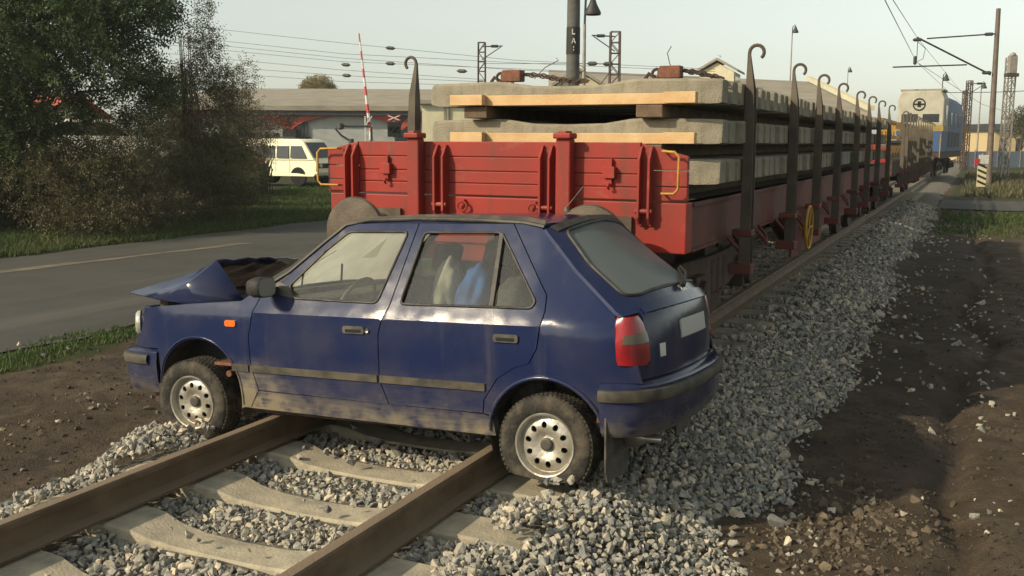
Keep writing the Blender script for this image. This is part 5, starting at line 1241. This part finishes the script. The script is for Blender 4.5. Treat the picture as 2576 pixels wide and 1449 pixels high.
# ------------------------------------------------------------------ striped marker post by the crossing
p = at(2467, 468, 43); r = empty('marker_post', (p.x, p.y, p.z-.05), YAW, 'black and white striped marker board on a short post right of the train', 'marker')
k = 43/FPX; b = MB(); b.tube([(0, .03, 0), (0, .03, 1.45)], .04, 8); b.build('post', 'steelpale', r)
b = MB(); b.box(-.19, .19, -.03, 0, .02, .92); bd = b.build('board', mat('faded_yellow_board', (.80, .72, .42), .5), r)
b = MB()
for i in range(4):
    z = .06+i*.24; b.add([(-.19, -.034, z+.16), (.19, -.034, z), (.19, -.034, z+.10), (-.19, -.034, z+.26)], [(0, 1, 2, 3)])
b.build('black_stripes', 'black', bd)
b = MB(); b.box(-.16, .26, -.02, .02, 1.0, 1.38); b.build('upper_plate', 'white', r); b = MB(); b.box(-.34, -.14, -.04, 0, .98, 1.22); b.build('red_plate', 'redsign', r)

# ------------------------------------------------------------------ van
def van():
    D = 44; p = at(782, 462, D); g_ = at(782, 463, D).z; h = .95
    th = math.atan2(*reversed((camr*.91-camf*.41)[:2])); r = empty('van', (p.x, p.y, g_), th, 'cream minibus parked on the street beyond the shrubs', 'van')
    W2_ = .92; L0, L1 = -2.35, 2.25; xo = -1.25
    pf = [(-2.3, .35), (2.05, .35), (2.2, .5), (2.22, .95), (2.02, 1.15), (1.45, 1.86), (1.2, 1.96), (-2.0, 1.98), (-2.22, 1.85), (-2.33, 1.0)]
    b = MB(); ring = []
    for (y, i_) in ((-W2_, .05), (-W2_+.03, 0), (W2_-.03, 0), (W2_, .05)): ring.append([(xo+x*(1-i_*.02), y*(1 if z < 1.05 else 1-.14*(z-1.05)/.9), z-(i_*.4 if z > 1.9 else 0)) for x, z in pf])
    n = len(pf); b.add(sum(ring, []), [(j*n+i, j*n+(i+1) % n, (j+1)*n+(i+1) % n, (j+1)*n+i) for j in range(3) for i in range(n)]+[tuple(range(n)), tuple(range(3*n, 4*n))]); bd = b.build('body', 'vanpaint', r, .05, 35)
    for s in (-1, 1):
        yy = lambda z: s*(W2_*(1-.14*(z-1.05)/.9)+.006)
        for (xa, xb, sk) in ((-2.05, -1.15, 0), (-1.05, .0, 0), (.12, .75, 0), (.85, 1.42, .3)):
            z0, z1 = 1.14, 1.66; b = MB(); b.add([(xo+xa, yy(z0), z0), (xo+xb+sk, yy(z0), z0), (xo+xb, yy(z1), z1), (xo+xa, yy(z1), z1)], [(0, 1, 2, 3)]); b.build('side_window', 'glassdark', r)
        for x in (-1.45, 1.25):
            w_ = bpy.data.objects.new('wheel', None); C.objects.link(w_); w_.parent = r; w_.location = (xo+x, s*.80, .32)
            MB().lathe([(-.1, .18), (-.1, .28), (-.07, .33), (.07, .33), (.1, .28), (.1, .18)], 'y', 24).build('tyre', 'black', w_); MB().lathe([(s*.08, .19), (s*.105, .16), (s*.06, .08), (s*.06, 0)], 'y', 24).build('rim', 'chrome', w_)
            MB().lathe([(0, .40), (s*.012, .40), (s*.012, .0)], 'y', 24, (xo+x, s*.905, .36)).build('wheel_arch', 'dark', r)
        b = MB(); [b.box(xo+x-.004, xo+x+.004, s*.915, s*.925, .5, 1.9) for x in (.08, .82, -1.1)]; b.box(xo-2.2, xo+2.1, s*.918, s*.928, 1.06, 1.075); b.build('door_gap', 'seal', r)
    b = MB(); b.add([(xo+2.045, -.78, 1.17), (xo+2.045, .78, 1.17), (xo+1.50, .70, 1.82), (xo+1.50, -.70, 1.82)], [(0, 1, 2, 3)]); b.build('windscreen', 'glassdark', r)
    b = MB(); b.box(xo+2.215, xo+2.235, -.75, .75, .72, .92); b.build('grille', 'black', r)
    for s in (-1, 1): MB().lathe([(2.23, .10), (2.26, .09), (2.26, 0)], 'x', 16, (xo, s*.62, .82)).build('headlight', 'lensclear', r)
    b = MB(); b.box(xo+2.15, xo+2.33, -.92, .92, .38, .55); b.build('bumper', 'chrome', r, .03)
    b = MB(); b.box(xo-1.6, xo+.9, -.6, .6, 2.0, 2.06); b.build('roof_rack', 'black', r)
van()
def parked_car(px, py, D, label):
    p = at(px, py, D); r = empty('parked_car', p, YAW+.1, label, 'car')
    b = MB(); b.prism([(-2.1, .3), (2.1, .3), (2.15, .75), (1.2, .92), (.6, 1.38), (-.9, 1.4), (-1.7, .98), (-2.15, .9)], 'y', -.8, .8); b.build('body', 'white', r, .06)
    b = MB(); b.add([(-1.5, -.806, .95), (1.0, -.806, .92), (.5, -.806, 1.3), (-.85, -.806, 1.32)], [(0, 1, 2, 3)]); b.build('window', 'glassdark', r)
    for x in (-1.3, 1.3): MB().lathe([(-.84, 0), (-.84, .3), (-.66, .3), (-.66, 0)], 'y', 20, (x, 0, .3)).build('wheel', 'black', r)
parked_car(262, 420, 30, 'pale parked car barely seen through the dark undergrowth at the left')

# ================================================================== PLANTS
def gp(px, d): p = at(px, 450, d); return (p.x, p.y, float(gh(p.x, p.y)))
def blob_at(base, px, py, d, rx, rz, ry=None): v = at(px, py, d)-Vector(base); return (v.x, v.y, v.z, rx, ry or rx, rz)
B0 = gp(40, 23)
tree('locust_tree', 'big dark green feathery leaved tree filling the top left corner', 'tree', B0,
     [blob_at(B0, 60, 50, 22, 2.2, 1.3), blob_at(B0, 260, 40, 22, 1.5, .8), blob_at(B0, 350, 5, 22, .8, .4), blob_at(B0, 30, 230, 22, 1.6, 1.0), blob_at(B0, 220, 165, 22, 1.5, .6), blob_at(B0, 370, 215, 22.5, .7, .35),
      blob_at(B0, 110, 330, 22.5, 1.3, .6), blob_at(B0, 310, 265, 23, .9, .4), blob_at(B0, -200, 100, 23, 2.4, 2.2), blob_at(B0, 100, -150, 23, 2.8, 1.6), blob_at(B0, -60, 370, 23, 1.4, 1.0)],
     250, .085, 'leafdark', .16, per=13, spray=.42, droop=.35, limbs=70, gap=.03)
D = 27; B0 = gp(480, D)
tree('shrub', 'tall olive brown bush with pointed top in front of the sky', 'shrub', B0,
     [blob_at(B0, 510, 30, D, .22, .45), blob_at(B0, 512, 110, D, .5, .45), blob_at(B0, 505, 210, D, .85, .75), blob_at(B0, 440, 230, D, .7, .6), blob_at(B0, 570, 250, D, .55, .6), blob_at(B0, 500, 340, D, 1.35, .85), blob_at(B0, 400, 320, D, .8, .8), blob_at(B0, 490, 440, D-.5, 1.5, .7), blob_at(B0, 580, 400, D, .8, .7), blob_at(B0, 480, 500, D-1, 1.7, .55), blob_at(B0, 570, 490, D, .9, .4)],
     430, .062, 'leafbrown', .032, per=7, spray=.25, droop=-.2, limbs=150, stems=6, fuzz=.12, gap=-.03)
B0 = gp(345, 24)
tree('shrub', 'dark loose shrub under the feathery tree at the left', 'shrub', B0,
     [blob_at(B0, 330, 340, 22.5, 1.0, .7), blob_at(B0, 260, 430, 22.5, 1.2, .6), blob_at(B0, 150, 430, 22, 1.2, .6), blob_at(B0, 330, 520, 23, 1.5, .5), blob_at(B0, 230, 530, 22, 1.5, .5)], 300, .06, 'leafbrown', .014, per=7, spray=.22, droop=-.1, limbs=60, stems=4, fuzz=.15)
B0 = gp(606, 31)
tree('shrub', 'pale olive bush behind the brown one, at the right end of the thicket', 'shrub', B0,
     [blob_at(B0, 606, 200, 31, .5, .65), blob_at(B0, 598, 280, 31, .75, .8), blob_at(B0, 612, 350, 31, .9, .7)], 260, .065, 'leafpale', .03, per=7, spray=.24, droop=-.1, limbs=50, stems=6, fuzz=.15)
B0 = gp(690, 36)
tree('shrub', 'reddish autumn shrub just left of the cream minibus', 'shrub', B0,
     [blob_at(B0, 690, 308, 36, .8, .35), blob_at(B0, 640, 325, 35, .7, .5), blob_at(B0, 715, 312, 36, .35, .18), blob_at(B0, 625, 390, 34, .7, .5)], 170, .07, 'leafred', .02, per=7, spray=.24, droop=-.1, limbs=40, stems=5, fuzz=.2)
B0 = gp(660, 31)
tree('shrub', 'low green shrub in front of the minibus rear wheel', 'shrub', B0, [blob_at(B0, 610, 455, 31, .7, .4), blob_at(B0, 590, 430, 30.5, .8, .5)], 220, .06, 'leafpale', .015, per=7, spray=.18, droop=-.3, limbs=24, stems=6)
D = 120; B0 = at(800, 370, D); B0 = (B0.x, B0.y, -.3)
tree('round_tree', 'round yellow autumn tree rising behind the hall roof', 'tree', B0, [blob_at(B0, 800, 225, D, 2.0, 1.45), blob_at(B0, 775, 238, D, 1.2, 1.0), blob_at(B0, 826, 238, D, 1.1, .9), blob_at(B0, 800, 290, D, 1.6, 1.5)], 130, .22, 'leafyellow', .18, per=7, spray=.5, droop=0, limbs=20)
B0 = gp(2560, 95); B0 = (B0[0], B0[1], -.3)
tree('round_tree', 'far green tree at the right edge beyond the yellow houses', 'tree', B0, [blob_at(B0, 2575, 300, 95, 1.4, 1.2), blob_at(B0, 2600, 320, 95, 2, 1.6)], 60, .18, 'leafpale', .15, per=7, spray=.4, droop=0, limbs=14)
for (px, py, D, rx, rz, lb) in ((40, 340, 36, 2.2, 1.2, 'dark bushy tree far behind the feathery tree at the left edge'), (350, 395, 33, 2.4, .9, 'low dark bush behind the thicket, below the red roof'), (540, 400, 36, 1.6, .8, 'dark bush behind the thicket, left of the minibus')):
    B0 = gp(px, D); tree('bush', lb, 'bush', B0, [blob_at(B0, px, py, D, rx, rz), blob_at(B0, px+30, py+40, D, rx*.9, rz)], 110, .09, 'leafdark', .08, per=7, spray=.3, droop=0, limbs=16)
# undergrowth along the far side of the road, its front edge swinging away from the road
def ub(y): return -16.5-np.maximum(0, y-15)*.36-.6*fbm(y*.8, y*0+3, 3)*2
n = 5200; yy = 8+25*rng.random(n); xx = ub(yy)-rng.exponential(1.1, n)
tufts('undergrowth', 'dense dark brown and green weeds below the trees', 'undergrowth', np.stack([xx, yy], -1), .35, 1.5, 9, 'weed', .018, .45)
n = 5200; yy = 8+25*rng.random(n); xx = ub(yy)-.1-rng.exponential(1.2, n); z_ = gh(xx, yy)+rng.random(n)**1.6*(1.75+.5*fbm(yy*1.4, xx, 2)*2)*np.clip((ub(yy)-xx)/.6+.35, 0, 1)+.05
cen = np.stack([xx, yy, z_], 1); ax = rng.normal(0, 1, (n, 3)); ax[:, 2] = np.abs(ax[:, 2])+.4; ax = ax/np.linalg.norm(ax, axis=1, keepdims=True)*.35
o = leaves('undergrowth_leaves', cen, ax, .075, 'weed', None, 11); tag(o, 'leafy undergrowth filling the foot of the thicket', 'undergrowth', kind='stuff')
# verge grass
n = 21000; yy = 6+48*rng.random(n)**1.2; xx = -13.05-(np.abs(ub(yy))-12.9)*rng.random(n)**1.1+.1*np.sin(yy*2)
tufts('verge_grass', 'short green grass verge on the far side of the road', 'grass', np.stack([xx, yy], -1), .04, .17, 9, 'grass', .013, .6)
n = 3000; yy = 4+26*rng.random(n); xx = -5.85+.75*rng.random(n)**1.3+.12*np.sin(yy*3)
tufts('roadside_grass', 'scrubby grass strip on the near edge of the road', 'grass', np.stack([xx, yy], -1), .02, .07, 8, 'grass', .008, .8)
n = 7000; yy = 44+34*rng.random(n); xx = 2.6+22*rng.random(n)
tufts('far_grass', 'rough grass beyond the level crossing on the right', 'grass', np.stack([xx, yy], -1), .08, .4, 7, 'leafpale', .03, .6)
n = 1800; yy = 26+9*rng.random(n); xx = 2.3+9*rng.random(n)
tufts('path_grass', 'thin grass in front of the crossing path on the right', 'grass', np.stack([xx, yy], -1), .04, .14, 7, 'grass', .012, .6)

# unseen tree belt added behind the camera to darken the car's reflections
n = 2600; xx = rng.uniform(-70, 70, n); yy = -42-rng.random(n)*5; zz = -.4+rng.random(n)*(4.5+3*fbm(xx*.15, yy*0, 3)*2)
ax = rng.normal(0, 1, (n, 3)); ax = ax/np.linalg.norm(ax, axis=1, keepdims=True)*1.2
o = leaves('added_tree_belt', np.stack([xx, yy, zz], 1), ax, .9, 'leafdark', None, 9); tag(o, 'unseen belt of trees added to darken the reflections in the car', 'added tree belt', kind='stuff')

# ================================================================== HAZE: thin autumn air
def haze(dens=.0007):
    b = MB(); b.box(-260, 260, -60, 330, -1.6, 16)
    m = bpy.data.materials.new('autumn_air'); m.use_nodes = True; n = m.node_tree; n.nodes.remove(n.nodes['Principled BSDF'])
    v = n.nodes.new('ShaderNodeVolumePrincipled'); v.inputs['Density'].default_value = dens; v.inputs['Color'].default_value = (.93, .95, .92, 1); v.inputs['Anisotropy'].default_value = .3
    n.links.new(v.outputs[0], n.nodes['Material Output'].inputs['Volume']); MT['haze'] = m
    o = b.build('haze', 'haze'); tag(o, 'thin pale autumn haze softening the far masts and buildings', 'haze', kind='stuff')
haze()

# scale every surface colour down evenly, so shade sits darker against the sky
KA = .80
for m_ in bpy.data.materials:
    for nd in (m_.node_tree.nodes if m_.use_nodes else []):
        if nd.type == 'VALTORGB':
            for e in nd.color_ramp.elements: e.color = (e.color[0]*KA, e.color[1]*KA, e.color[2]*KA, 1)
        elif nd.type == 'BSDF_PRINCIPLED':
            c = nd.inputs['Base Color'].default_value; nd.inputs['Base Color'].default_value = (c[0]*KA, c[1]*KA, c[2]*KA, 1)
